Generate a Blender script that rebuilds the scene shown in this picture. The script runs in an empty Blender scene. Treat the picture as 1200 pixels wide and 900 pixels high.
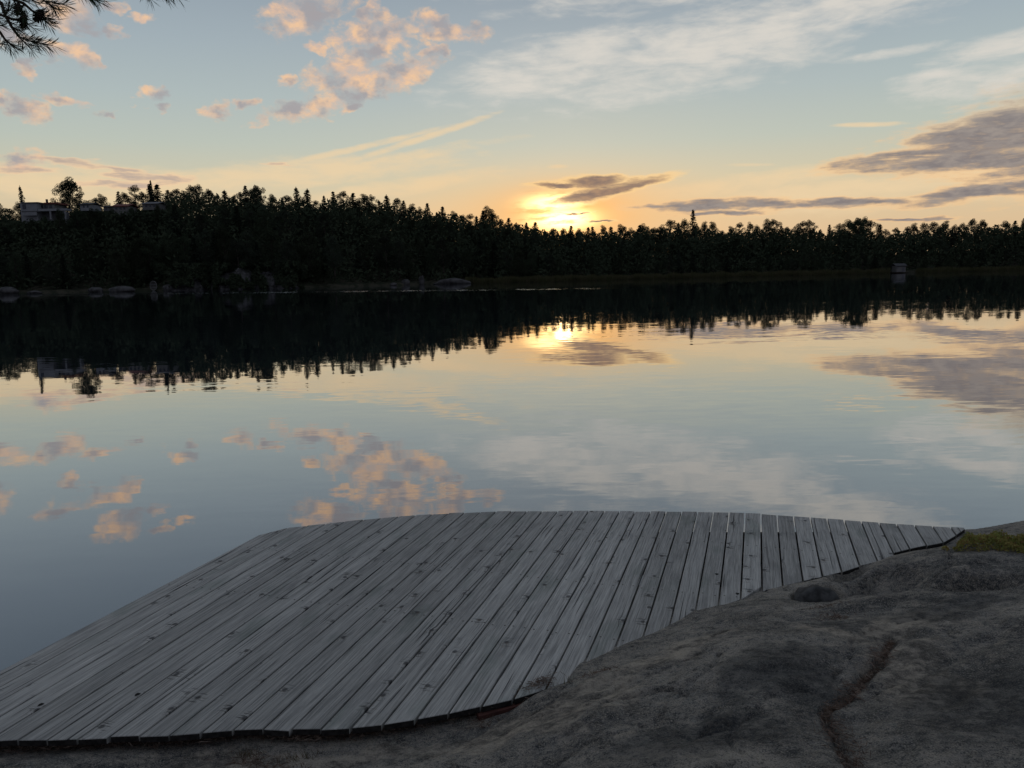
import bpy, bmesh, math, random
import numpy as np
from mathutils import Vector, Matrix, noise as mnoise

random.seed(7)
rng = np.random.default_rng(11)
sc = bpy.context.scene
COL = sc.collection
rad = math.radians

# ------------------------------------------------------------------ camera
F, PITCH, ROLL, CAMH = 900.0, rad(8.2), rad(1.2), 2.4
fw = np.array([0, math.cos(PITCH), -math.sin(PITCH)])
U0 = np.array([0, math.sin(PITCH), math.cos(PITCH)]); X0 = np.array([1.0, 0, 0])
UP = math.cos(ROLL) * U0 + math.sin(ROLL) * X0
RT = math.cos(ROLL) * X0 - math.sin(ROLL) * U0
EYE = np.array([0, 0, CAMH])
def ray(px, py):
    d = fw * F + RT * (px - 600) + UP * (450 - py)
    return d / np.linalg.norm(d)
def on_z(px, py, z):
    d = ray(px, py); t = (z - CAMH) / d[2]; return EYE + d * t
def at_y(px, py, y):
    d = ray(px, py); return EYE + d * (y / d[1])
def at_d(px, py, dist):
    return EYE + ray(px, py) * dist
def azel(px, py):
    d = ray(px, py); return math.degrees(math.atan2(d[0], d[1])), math.degrees(math.asin(d[2]))
def horizon_y(px):
    for py in np.arange(290, 350, .25):
        if ray(px, py)[2] < 0: return py
    return 320

cam = bpy.data.cameras.new('camera'); cam.sensor_width = 36; cam.lens = F / 1200 * 36
cam.clip_end = 5000; cam.clip_start = .05
co = bpy.data.objects.new('camera', cam); COL.objects.link(co)
m = Matrix.Identity(4)
for i in range(3):
    m[i][0] = RT[i]; m[i][1] = UP[i]; m[i][2] = -fw[i]; m[i][3] = EYE[i]
co.matrix_world = m
sc.camera = co

# ------------------------------------------------------------------ helpers
def lin(c): return tuple(((v / 255) / 12.92 if v / 255 <= .04045 else ((v / 255 + .055) / 1.055) ** 2.4) for v in c)
class NB:
    """small node builder"""
    def __init__(s, tree): s.t = tree; s.n = tree.nodes; s.l = tree.links
    def put(s, sock, v):
        if isinstance(v, bpy.types.NodeSocket): s.l.new(v, sock)
        elif v is not None:
            try: sock.default_value = v
            except Exception:
                sock.default_value = tuple(v) + (1,) * (len(sock.default_value) - len(v))
    def node(s, typ, ins=None, **kw):
        n = s.n.new(typ)
        for k, v in kw.items(): setattr(n, k, v)
        for k, v in (ins or {}).items(): s.put(n.inputs[k], v)
        return n
    def m(s, op, a, b=None, c=None, clamp=False):
        n = s.node('ShaderNodeMath', operation=op, use_clamp=clamp)
        for i, v in enumerate((a, b, c)):
            if v is not None: s.put(n.inputs[i], v)
        return n.outputs[0]
    def vm(s, op, a, b=None, out=0):
        n = s.node('ShaderNodeVectorMath', operation=op)
        s.put(n.inputs[0], a)
        if b is not None: s.put(n.inputs[1], b)
        return n.outputs[out]
    def comb(s, x, y, z=0.0):
        return s.node('ShaderNodeCombineXYZ', {0: x, 1: y, 2: z}).outputs[0]
    def sep(s, v):
        return s.node('ShaderNodeSeparateXYZ', {0: v}).outputs
    def noise(s, v, scale, detail=4, rough=.55, dist=0.0, out=0):
        return s.node('ShaderNodeTexNoise', {'Vector': v, 'Scale': scale, 'Detail': detail, 'Roughness': rough, 'Distortion': dist}).outputs[out]
    def mapping(s, v, loc=(0, 0, 0), rot=(0, 0, 0), scale=(1, 1, 1), typ='POINT'):
        n = s.node('ShaderNodeMapping', {'Vector': v}, vector_type=typ)
        n.inputs['Location'].default_value = loc; n.inputs['Rotation'].default_value = rot; n.inputs['Scale'].default_value = scale
        return n.outputs[0]
    def ss(s, x, a, b, lo=0.0, hi=1.0):
        n = s.node('ShaderNodeMapRange', {0: x, 1: a, 2: b, 3: lo, 4: hi}, interpolation_type='SMOOTHSTEP')
        return n.outputs[0]
    def lr(s, x, a, b, lo=0.0, hi=1.0):
        return s.node('ShaderNodeMapRange', {0: x, 1: a, 2: b, 3: lo, 4: hi}).outputs[0]
    def mix(s, f, a, b, blend='MIX'):
        n = s.node('ShaderNodeMix', data_type='RGBA', blend_type=blend)
        s.put(n.inputs[0], f); s.put(n.inputs[6], a); s.put(n.inputs[7], b)
        return n.outputs[2]
    def ramp(s, x, stops, interp='LINEAR'):
        n = s.node('ShaderNodeValToRGB', {0: x}); r = n.color_ramp; r.interpolation = interp
        while len(r.elements) > 1: r.elements.remove(r.elements[-1])
        r.elements[0].position = stops[0][0]; r.elements[0].color = tuple(stops[0][1]) + (1,)
        for p, c in stops[1:]:
            e = r.elements.new(p); e.color = tuple(c) + (1,)
        return n.outputs[0]

def material(name):
    mt = bpy.data.materials.new(name); mt.use_nodes = True
    mt.node_tree.nodes.clear()
    b = NB(mt.node_tree)
    out = b.node('ShaderNodeOutputMaterial')
    return mt, b, out
def simple(name, colr, rough=.8, vary=0.0, scale=3.0, spec=.3):
    mt, b, out = material(name)
    p = b.node('ShaderNodeBsdfPrincipled', {'Roughness': rough, 'Specular IOR Level': spec})
    if vary:
        tc = b.node('ShaderNodeTexCoord').outputs['Object']
        n = b.noise(tc, scale, 5)
        c = b.mix(b.ss(n, .35, .65), tuple(v * (1 - vary) for v in colr) + (1,), tuple(v * (1 + vary) for v in colr) + (1,))
        b.put(p.inputs['Base Color'], c)
    else: p.inputs['Base Color'].default_value = tuple(colr) + (1,)
    b.l.new(p.outputs[0], out.inputs[0])
    return mt

def tag(o, label=None, cat=None, group=None, kind=None):
    if label: o['label'] = label
    if cat: o['category'] = cat
    if group: o['group'] = group
    if kind: o['kind'] = kind
    return o
def meshobj(name, verts, faces, mats=None, parent=None, smooth=False, midx=None):
    me = bpy.data.meshes.new(name)
    me.from_pydata([tuple(map(float, v)) for v in verts], [], faces)
    for mt in ([mats] if not isinstance(mats, (list, tuple)) else mats):
        if mt: me.materials.append(mt)
    if midx is not None: me.polygons.foreach_set('material_index', midx)
    if smooth: me.polygons.foreach_set('use_smooth', [True] * len(me.polygons))
    me.update()
    o = bpy.data.objects.new(name, me); COL.objects.link(o)
    if parent: o.parent = parent
    return o
def empty(name, loc=(0, 0, 0), rz=0):
    o = bpy.data.objects.new(name, None); COL.objects.link(o); o.location = loc; o.rotation_euler = (0, 0, rz)
    o.empty_display_size = .2
    return o
class MB:
    def __init__(s): s.v = []; s.f = []
    def box(s, x0, x1, y0, y1, z0, z1, rz=0, c=(0, 0)):
        b = len(s.v)
        for x, y, z in ((x0,y0,z0),(x1,y0,z0),(x1,y1,z0),(x0,y1,z0),(x0,y0,z1),(x1,y0,z1),(x1,y1,z1),(x0,y1,z1)):
            s.v.append((c[0] + x * math.cos(rz) - y * math.sin(rz), c[1] + x * math.sin(rz) + y * math.cos(rz), z))
        s.f += [(b,b+3,b+2,b+1),(b+4,b+5,b+6,b+7),(b,b+1,b+5,b+4),(b+1,b+2,b+6,b+5),(b+2,b+3,b+7,b+6),(b+3,b,b+4,b+7)]
        return s
    def tube(s, pts, radii, n=8, cap=True):
        pts = [Vector(p) for p in pts]; b = len(s.v)
        for i, p in enumerate(pts):
            t = (pts[min(i + 1, len(pts) - 1)] - pts[max(i - 1, 0)]).normalized()
            a = t.cross(Vector((0, 0, 1)))
            if a.length < .05: a = t.cross(Vector((1, 0, 0)))
            a.normalize(); c = t.cross(a)
            for k in range(n):
                q = 2 * math.pi * k / n
                s.v.append(tuple(p + (a * math.cos(q) + c * math.sin(q)) * radii[i]))
        for i in range(len(pts) - 1):
            for k in range(n):
                s.f.append((b+i*n+k, b+i*n+(k+1)%n, b+(i+1)*n+(k+1)%n, b+(i+1)*n+k))
        if cap:
            s.f.append(tuple(b + k for k in range(n))[::-1]); s.f.append(tuple(b + (len(pts) - 1) * n + k for k in range(n)))
        return s
    def build(s, name, mat, parent=None, smooth=False): return meshobj(name, s.v, s.f, mat, parent, smooth)

# numpy value noise
_perm = rng.permutation(4096)
_val = rng.random(4096)
def vnoise(x, y):
    xi = np.floor(x).astype(int); yi = np.floor(y).astype(int); fx = x - xi; fy = y - yi
    fx = fx * fx * (3 - 2 * fx); fy = fy * fy * (3 - 2 * fy)
    def h(a, b): return _val[_perm[(a + _perm[b & 4095]) & 4095]]
    return (h(xi, yi) * (1 - fx) + h(xi + 1, yi) * fx) * (1 - fy) + (h(xi, yi + 1) * (1 - fx) + h(xi + 1, yi + 1) * fx) * fy
def fbm(x, y, oct=5, gain=.5):
    x = np.asarray(x, float); y = np.asarray(y, float)
    r = 0; a = 1; t = 0
    for i in range(oct):
        r = r + a * (vnoise(x * 2**i + 17.3 * i + 100, y * 2**i + 9.1 * i + 100) - .5); t += a; a *= gain
    return r / t * 2
def sstep(x, a, b):
    t = np.clip((x - a) / (b - a), 0, 1); return t * t * (3 - 2 * t)

# ------------------------------------------------------------------ sky
SUN_AZ, SUN_EL = azel(659, 252)
w = bpy.data.worlds.new('World'); sc.world = w; w.use_nodes = True; w.node_tree.nodes.clear()
b = NB(w.node_tree)
D = b.vm('NORMALIZE', b.node('ShaderNodeTexCoord').outputs['Generated'])
dx, dy, dz = b.sep(D)
AZ = b.m('MULTIPLY', b.m('ARCTAN2', dx, dy), 57.29578)
EL = b.m('MULTIPLY', b.m('ARCSINE', dz), 57.29578)
P = b.comb(AZ, EL, 0.0)
elr = b.lr(EL, -2, 90)
def er(e): return (e + 2) / 92
grad = b.ramp(elr, [(er(-2), lin((200, 172, 140))), (er(2), lin((216, 186, 148))), (er(4.5), lin((214, 194, 160))), (er(6.5), lin((203, 196, 170))),
                    (er(9), lin((184, 192, 182))), (er(12), lin((171, 184, 185))), (er(15.5), lin((158, 172, 180))), (er(19), lin((144, 158, 170))),
                    (er(26), lin((125, 140, 156))), (er(40), lin((124, 133, 146))), (er(90), lin((122, 129, 141)))])
# away from the sunset the sky is a duller blue-grey
far = b.ramp(elr, [(er(-2), lin((100, 100, 112))), (er(8), lin((118, 118, 130))), (er(20), lin((118, 124, 138))), (er(50), lin((120, 128, 141))), (er(90), lin((122, 129, 141)))])
absaz = b.m('ABSOLUTE', b.m('SUBTRACT', AZ, SUN_AZ))
sky = b.mix(b.ss(absaz, 30, 120), grad, far)
nish = b.node('ShaderNodeTexSky', sky_type='NISHITA', sun_disc=False)
nish.sun_elevation = rad(SUN_EL); nish.sun_rotation = rad(SUN_AZ); nish.air_density = 1.2; nish.dust_density = 1.5
sky = b.mix(1.0, sky, b.mix(1.0, nish.outputs[0], (0.004, 0.004, 0.004, 1), 'MULTIPLY'), 'ADD')

PW = b.vm('ADD', P, b.vm('MULTIPLY', b.vm('SUBTRACT', b.noise(b.mapping(P, scale=(.45, .7, 1)), 1.0, 3, .6, out=1), (.5, .5, .5)), (5.0, 2.0, 0.0)))
PS = b.vm('ADD', P, b.vm('MULTIPLY', b.vm('SUBTRACT', b.noise(b.mapping(P, scale=(.16, .5, 1)), 1.0, 4, .6, out=1), (.5, .5, .5)), (7.0, 1.6, 0.0)))
PS2 = b.vm('ADD', P, b.vm('MULTIPLY', b.vm('SUBTRACT', b.noise(b.mapping(P, scale=(.4, 1.2, 1)), 1.0, 4, .65, out=1), (.5, .5, .5)), (2.0, .9, 0.0)))
def blobs(lst, P=P):
    """max over soft ellipses given by their photographed place: (px, py, rx, ry, tilt_deg)"""
    acc = None
    for px, py, rx, ry, tl in lst:
        t = rad(tl); c, s_ = math.cos(t), math.sin(t)
        a1 = np.array(azel(px + rx * c, py - rx * s_)); a0 = np.array(azel(px - rx * c, py + rx * s_))
        b1 = np.array(azel(px - ry * s_, py - ry * c)); b0 = np.array(azel(px + ry * s_, py + ry * c))
        ctr = np.array(azel(px, py)); ma = (a1 - a0) / 2; mb = (b1 - b0) / 2
        ang = math.atan2(ma[1], ma[0])
        # (the tiny term only makes the blobs evaluate one after another)
        Pi = P if acc is None else b.node('ShaderNodeVectorMath', {0: acc, 1: (1e-9, 1e-9, 0), 2: P}, operation='MULTIPLY_ADD').outputs[0]
        v = b.mapping(Pi, (ctr[0], ctr[1], 0), (0, 0, ang), (np.linalg.norm(ma), np.linalg.norm(mb), 1), 'TEXTURE')
        r2 = b.vm('DOT_PRODUCT', v, v, out=1)
        f = b.m('SUBTRACT', 1.0, r2)
        acc = f if acc is None else b.node('ShaderNodeMath', {0: acc, 1: f, 2: .35}, operation='SMOOTH_MAX').outputs[0]
    return b.m('MAXIMUM', acc, -2.0)

far_sky = b.mix(b.m('MULTIPLY', b.ss(EL, 22, 40), b.ss(b.noise(D, 2.2, 4, .6), .45, .75, 0, .35)), sky, lin((140, 142, 150)) + (1,))
# cirrus veils -------------------------------------------------
Pc = b.mapping(P, rot=(0, 0, rad(-17)), scale=(.09, .55, 1))
nc = b.noise(Pc, 1.0, 7, .62, .6)
Pc2 = b.mapping(P, rot=(0, 0, rad(-17)), scale=(.35, 1.2, 1))
nc2 = b.noise(Pc2, 1.0, 6, .6, .3)
ncm = b.m('ADD', b.m('MULTIPLY', nc, .45), b.m('MULTIPLY', nc2, .55))
c1 = blobs([(880, 40, 300, 55, 17), (800, 60, 110, 40, 25), (1010, -5, 120, 35, 15), (1150, 95, 110, 28, 10), (640, 80, 150, 40, 15), (1190, 50, 120, 16, 12), (1040, 63, 65, 7, 10), (1100, 88, 55, 8, 8),
            (930, -70, 420, 60, 12)])
d1 = b.ss(b.m('ADD', c1, b.m('MULTIPLY', b.m('SUBTRACT', ncm, .5), 5.0)), -.35, 1.6, 0, .88)
sky = b.mix(d1, sky, lin((221, 215, 205)) + (1,))
# warm horizon veil streaks
c2 = blobs([(480, 167, 130, 5, 18), (400, 178, 150, 5, 13), (440, 190, 130, 6, 12), (420, 196, 190, 9, 10), (330, 205, 260, 20, 5), (100, 215, 230, 28, -3), (480, 218, 150, 12, 8), (870, 215, 150, 13, 8), (1000, 228, 260, 22, 3),
            (1020, 146, 45, 3.5, 2), (880, 193, 34, 3, 1), (655, 195, 15, 3, 2), (1150, 205, 120, 16, 6), (1090, 175, 70, 7, 10), (690, 235, 110, 24, 3), (-150, 190, 150, 30, -5)])
d2 = b.ss(b.m('ADD', c2, b.m('MULTIPLY', b.m('SUBTRACT', ncm, .5), 4.0)), -.25, 1.3, 0, .78)
sky = b.mix(d2, sky, lin((238, 210, 168)) + (1,))
# glow of the hidden sun --------------------------------------
def gl(w_, h_, px=658, py=250):
    s0 = azel(px, py)
    v = b.mapping(P, (s0[0], s0[1], 0), (0, 0, 0), (w_, h_, 1), 'TEXTURE')
    return b.m('EXPONENT', b.m('MULTIPLY', b.vm('DOT_PRODUCT', v, v, out=1), -1.0))
sky = b.mix(b.m('MULTIPLY', gl(9, 2.4), .55), sky, lin((252, 186, 104)) + (1,))
front = sky
# right-hand part, low: narrow glow, stratus, clouds by the sun
sky = b.mix(b.m('MULTIPLY', gl(3.7, 1.6, 662, 249), .95), sky, (1.15, .53, .14, 1))
# stratus near the horizon ------------------------------------
Ps = b.mapping(P, rot=(0, 0, rad(-9)), scale=(.20, 1.7, 1))
ns = b.noise(Ps, 1.0, 7, .62, .4)
nsf = b.noise(b.mapping(P, scale=(.9, 2.4, 1)), 1.0, 6, .6)
nsm = b.m('ADD', b.m('MULTIPLY', ns, .62), b.m('MULTIPLY', nsf, .38))
c3 = blobs([(1130, 172, 100, 22, 10), (1170, 158, 110, 34, 12), (1120, 190, 110, 9, 4), (1060, 183, 80, 9, 9), (1260, 160, 130, 60, 8),
            (1010, 236, 150, 5, 5), (1130, 225, 110, 8, 7), (1220, 212, 60, 9, 6), (840, 241, 85, 7, 0), (900, 243, 70, 4, 2), (845, 250, 40, 3, -1), (1060, 257, 45, 2.5, 3), (1180, 190, 90, 14, 4)], PS)
f3 = b.m('ADD', c3, b.m('MULTIPLY', b.m('SUBTRACT', nsm, .5), 5.2))
d3h = b.ss(f3, -1.2, .3, 0, .7)
d3 = b.ss(f3, -.35, 1.0, 0, .92)
sky = b.mix(b.m('MULTIPLY', d3h, b.ss(EL, 13, 7)), sky, lin((246, 200, 146)) + (1,))
sky = b.mix(d3, sky, b.mix(b.ss(nsf, .35, .68), lin((118, 116, 122)) + (1,), lin((148, 141, 138)) + (1,)))
# clouds by the sun
c4 = blobs([(694, 213, 46, 8.5, 2), (704, 225, 84, 9, 13), (745, 217, 44, 5, 10), (652, 217, 34, 5, 0), (705, 258, 20, 1.8, -2), (675, 249, 22, 1.6, 5)], PS2)
f4 = b.m('ADD', c4, b.m('MULTIPLY', b.m('SUBTRACT', nsm, .5), 2.4))
sky = b.mix(b.ss(f4, -.7, .3, 0, .8), sky, (1.0, .66, .30, 1))
core = b.m('MAXIMUM', b.m('MULTIPLY', gl(1.9, .66, 658, 257), 1.0), b.m('MULTIPLY', gl(1.7, .55, 648, 239), .85))
coren = b.m('MULTIPLY', core, b.ss(nsm, .36, .50, .30, 1.35), clamp=True)
sky = b.mix(coren, sky, (3.6, 2.4, 1.0, 1))
sky = b.mix(b.ss(f4, .0, .9, 0, .93), sky, b.mix(b.ss(nsf, .35, .7), lin((126, 108, 104)) + (1,), lin((168, 136, 112)) + (1,)))
right_low = sky
# left-hand part: puffs and a few thin grey bars
sky = front
cl = blobs([(150, 193, 34, 3.5, -12), (120, 190, 40, 4, -5), (185, 207, 45, 6, -8), (165, 214, 60, 5, 0), (325, 193, 24, 2.5, 0), (100, 188, 60, 5, -6), (20, 196, 60, 5, 0)], PS)
nl = b.noise(b.mapping(P, loc=(3, 5, 0), rot=(0, 0, rad(8)), scale=(.4, 1.6, 1)), 1.0, 6, .62, .4)
fl = b.m('ADD', cl, b.m('MULTIPLY', b.m('SUBTRACT', nl, .5), 3.6))
sky = b.mix(b.ss(fl, -.5, .6, 0, .6), sky, lin((244, 204, 164)) + (1,))
sky = b.mix(b.ss(fl, .1, 1.2, 0, .7), sky, lin((168, 156, 152)) + (1,))
# cumulus puffs ------------------------------------------------
nq = b.noise(b.mapping(P, rot=(0, 0, rad(-12)), scale=(.62, .95, 1)), 1.0, 8, .66, .25)
nq2 = b.noise(b.mapping(P, loc=(4, 9, 0), scale=(.40, .55, 1)), 1.0, 4, .55)
c5 = blobs([(365, 12, 50, 24, 30), (330, 14, 25, 8, 5), (425, 42, 42, 13, 8), (400, 83, 40, 22, 35), (440, 62, 25, 12, 10), (470, 85, 48, 16, 20), (415, 112, 62, 12, 12), (355, 128, 36, 12, 8),
            (305, 142, 17, 7, 15), (256, 132, 15, 10, 15), (286, 121, 13, 6, 0), (335, 98, 12, 7, -10), (508, 60, 14, 12, 30), (522, 30, 46, 12, -10), (500, 22, 20, 6, -5), (375, 55, 12, 4, 0), (410, 128, 20, 5, 0),
            (35, 130, 26, 14, -25), (5, 117, 16, 8, -20), (76, 116, 26, 7, -12), (128, 133, 14, 6, 0), (85, 22, 34, 17, -25), (131, 37, 14, 6, -5), (80, 64, 36, 12, -15), (108, 72, 12, 7, -30), (33, 76, 14, 8, 0),
            (180, 109, 15, 7, 5), (180, 124, 10, 4, 0), (18, 187, 28, 9, 0), (170, 20, 18, 6, 0), (140, 5, 15, 6, 0),
            (12, 42, 30, 12, -15), (380, -34, 40, 14, 10), (-120, 60, 60, 20, 0), (-60, 120, 40, 15, 0), (450, 40, 40, 20, 0), (415, 95, 45, 14, 20), (435, 15, 22, 12, 60)], PW)
f5 = b.m('ADD', c5, b.m('MULTIPLY', b.m('SUBTRACT', nq, .5), 5.6))
d5 = b.ss(f5, -.9, 1.5, 0, .9)
grey = b.ss(b.m('ADD', nq2, b.m('MULTIPLY', f5, .06)), .46, .66)
ccol = b.mix(grey, b.mix(b.ss(nq, .42, .62), lin((224, 188, 164)) + (1,), lin((244, 200, 158)) + (1,)), lin((166, 160, 162)) + (1,))
sky = b.mix(d5, sky, ccol)
left_high = sky
def BG(c): return b.node('ShaderNodeBackground', {'Color': c, 'Strength': 1.0}).outputs[0]
def MS(f, x, y): return b.node('ShaderNodeMixShader', {0: f, 1: x, 2: y}).outputs[0]
def AND(*v):
    r = v[0]
    for q in v[1:]: r = b.m('MULTIPLY', r, q)
    return r
gt = lambda x, v: b.m('GREATER_THAN', x, v)
lt = lambda x, v: b.m('LESS_THAN', x, v)
f_right = b.m('MAXIMUM', AND(gt(AZ, 0.0), lt(EL, 15.5)), AND(gt(AZ, -8.5), lt(EL, 9.5)))
f_left = AND(lt(AZ, -.6), gt(EL, 5.6))
f_front = AND(lt(b.m('ABSOLUTE', AZ), 62), lt(EL, 33), gt(EL, -3))
inner = MS(f_right, MS(f_left, BG(front), BG(left_high)), BG(right_low))
wo = b.node('ShaderNodeOutputWorld'); b.l.new(MS(f_front, BG(far_sky), inner), wo.inputs[0])
w.cycles.sampling_method = 'MANUAL'; w.cycles.sample_map_resolution = 1024

sun = bpy.data.lights.new('sun', 'SUN'); sun.energy = .0015; sun.angle = rad(1.6); sun.color = (1.0, .62, .30)
so = bpy.data.objects.new('sun', sun); COL.objects.link(so)
sd = Vector((math.sin(rad(SUN_AZ)) * math.cos(rad(SUN_EL)), math.cos(rad(SUN_AZ)) * math.cos(rad(SUN_EL)), math.sin(rad(SUN_EL))))
so.rotation_euler = sd.to_track_quat('Z', 'Y').to_euler()

# ------------------------------------------------------------------ water
mt, b, out = material('lake_water')
pos = b.node('ShaderNodeNewGeometry').outputs['Position']
px_, py_, pz_ = b.sep(pos)
def slope(scale, detail, amp):
    c = b.noise(b.mapping(pos, scale=scale), 1.0, detail, .55, out=1)
    return b.vm('MULTIPLY', b.vm('SUBTRACT', c, (.5, .5, .5)), (amp * .5, amp, 0.0))
s1 = slope((1.6, 5.0, 1), 2, .021)
s2 = slope((.22, 1.0, 1), 3, .013)
patch = b.ss(b.noise(b.mapping(pos, scale=(.035, .11, 1)), 1.0, 3, .5), .42, .62, .35, 1.5)
sl = b.vm('SCALE', b.vm('ADD', s1, s2)); sln = sl.node; b.put(sln.inputs['Scale'], patch)
# wind-ruffled streak lying along the far shore (left and middle of the bay)
ydist = b.m('ADD', py_, b.m('MULTIPLY', b.m('SUBTRACT', b.noise(b.mapping(pos, scale=(.03, 0, 0)), 1.0, 3), .5), 5.0))
band = b.m('MULTIPLY', b.ss(b.m('ABSOLUTE', b.m('SUBTRACT', ydist, b.m('ADD', 115.5, b.m('ADD', b.m('MULTIPLY', px_, -.385), b.m('MULTIPLY', b.m('MULTIPLY', px_, px_), .00115))))), 8.0, 2.0), b.ss(px_, 18, 8))
band = b.m('MULTIPLY', band, b.ss(b.noise(b.mapping(pos, scale=(.35, .05, 1)), 1.0, 4), .35, .6, .25, 1.0))
s3 = b.vm('SCALE', b.vm('MULTIPLY', b.vm('SUBTRACT', b.noise(b.mapping(pos, scale=(2, 9, 1)), 1.0, 2, out=1), (.5, .5, .5)), (.2, 1.0, 0.0)))
b.put(s3.node.inputs['Scale'], b.m('MULTIPLY', band, b.ss(px_, 5, -30, .55, 1.0)))
nrm = b.vm('NORMALIZE', b.vm('ADD', b.vm('ADD', sl, s3), (0, 0, 1)))
inc = b.node('ShaderNodeNewGeometry').outputs['Incoming']
cosn = b.m('ABSOLUTE', b.vm('DOT_PRODUCT', inc, nrm, out=1))
fres = b.m('ADD', .025, b.m('MULTIPLY', b.m('POWER', b.m('SUBTRACT', 1.0, cosn, clamp=True), 2.35), .95))
dif = b.node('ShaderNodeBsdfDiffuse', {'Color': (.012, .020, .028, 1)})
glo = b.node('ShaderNodeBsdfGlossy', {'Color': (.97, .98, 1, 1), 'Roughness': .015, 'Normal': nrm})
mx = b.node('ShaderNodeMixShader', {0: fres, 1: dif.outputs[0], 2: glo.outputs[0]})
b.l.new(mx.outputs[0], out.inputs[0])
WATER = mt
tag(meshobj('water', [(-1500, -300, 0), (1500, -300, 0), (1500, 1500, 0), (-1500, 1500, 0)], [(0, 1, 2, 3)], WATER), kind='structure')

# ------------------------------------------------------------------ near shore rock
DECK = .5
near_px = [(0, 868), (60, 867), (123, 864), (200, 861), (297, 853), (350, 856), (400, 854), (450, 849), (488, 843), (528, 835.5), (565, 827), (603, 818), (642, 806), (677, 795), (713, 779), (750, 761), (783, 748), (813, 732),
           (843, 711), (870, 702), (893, 687), (917, 680.5), (940, 675), (963, 670), (986, 664.5), (1006, 658), (1028, 653), (1048, 648), (1068, 643), (1087, 639), (1107, 635), (1122, 626), (1131, 620)]
near = [on_z(x, y, DECK)[:2] for x, y in near_px]
contact = [np.array(p) for p in [(-9, 1.2), (-6, 2.4), (-4.2, 2.75), (-3, 2.85)]] + [np.array(p) for p in near] + [np.array(p) for p in [(3.55, 5.42), (4.2, 5.62), (5.2, 5.6), (8, 4.9), (14, 3.0)]]
contact = np.array(contact)
def sdist(x, y, line):
    """distance to a polyline; positive on its right-hand side (towards the camera)"""
    best = np.full(x.shape, 1e9); sg = np.ones(x.shape)
    for i in range(len(line) - 1):
        a, c = line[i], line[i + 1]; d = c - a; L = d @ d
        t = np.clip(((x - a[0]) * d[0] + (y - a[1]) * d[1]) / L, 0, 1)
        ex = x - (a[0] + t * d[0]); ey = y - (a[1] + t * d[1]); r = np.hypot(ex, ey)
        cr = d[0] * (y - a[1]) - d[1] * (x - a[0])
        k = r < best - 1e-9
        best = np.where(k, r, best); sg = np.where(k, np.where(cr > 0, -1, 1), sg)
    return best * sg
def base_h(x, y):
    x = np.asarray(x, float); y = np.asarray(y, float)
    s = sdist(x, y, contact)
    rise = .30 * (1 - np.exp(-np.maximum(s, 0) / 1.1)) * (1 + .25 * np.tanh((x - .5) / 1.2))
    edge = np.interp(x, [-3, -.7, -.05, .3, 1.0, 1.6, 2.6, 3.3, 3.8, 4.6, 9], [-.07, -.065, -.045, .015, .014, -.03, -.025, -.025, -.01, .03, .05])
    z = DECK + edge + rise
    under = np.minimum(s, 0)
    wd_ = np.interp(x, [0, 1.4, 2, 2.6, 3, 3.4], [.45, .8, .7, .4, .18, .05])
    z = z + np.maximum(under, -wd_) * .16 + np.minimum(under + wd_, 0) * 1.3
    back = np.maximum(-y - .5, 0)
    z = z + .06 * back
    return np.maximum(z, -2.5), s
_orc = {}
def on_rock(px, py):
    if (px, py) in _orc: return _orc[(px, py)]
    d = ray(px, py)
    ts = np.linspace(1.5, 12, 1500); pts = EYE + d * ts[:, None]
    z, s = base_h(pts[:, 0], pts[:, 1])
    k = np.argmax(pts[:, 2] < z)
    _orc[(px, py)] = pts[k][:2]
    return pts[k][:2]
ledge = np.array([on_rock(*p) for p in [(470, 899), (520, 880), (560, 862), (590, 843), (604, 828), (650, 812), (720, 785)]])
ledge = np.vstack([ledge[0] + (ledge[0] - ledge[2]) * 8, ledge, ledge[-1] + (ledge[-1] - ledge[-2]) * 20])
crack1 = np.array([on_rock(*p) for p in [(1045, 748), (1030, 778), (1008, 798), (990, 822), (968, 832), (978, 858), (990, 875), (1000, 905)]])
crack2 = np.array([on_rock(*p) for p in [(835, 757), (862, 747), (895, 733), (930, 719), (965, 712)]])
crack3 = np.array([on_rock(*p) for p in [(590, 868), (640, 850), (700, 838), (760, 825), (830, 812)]])
crack4 = np.array([on_rock(*p) for p in [(990, 700), (1040, 690), (1100, 692)]])
def pit(x, y, px, py, a, bb, ang, depth, sharp=2.2):
    c = on_rock(px, py); t = rad(ang)
    u = ((x - c[0]) * math.cos(t) + (y - c[1]) * math.sin(t)) / a; v = (-(x - c[0]) * math.sin(t) + (y - c[1]) * math.cos(t)) / bb
    return depth * np.exp(-(u * u + v * v) ** sharp)
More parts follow.
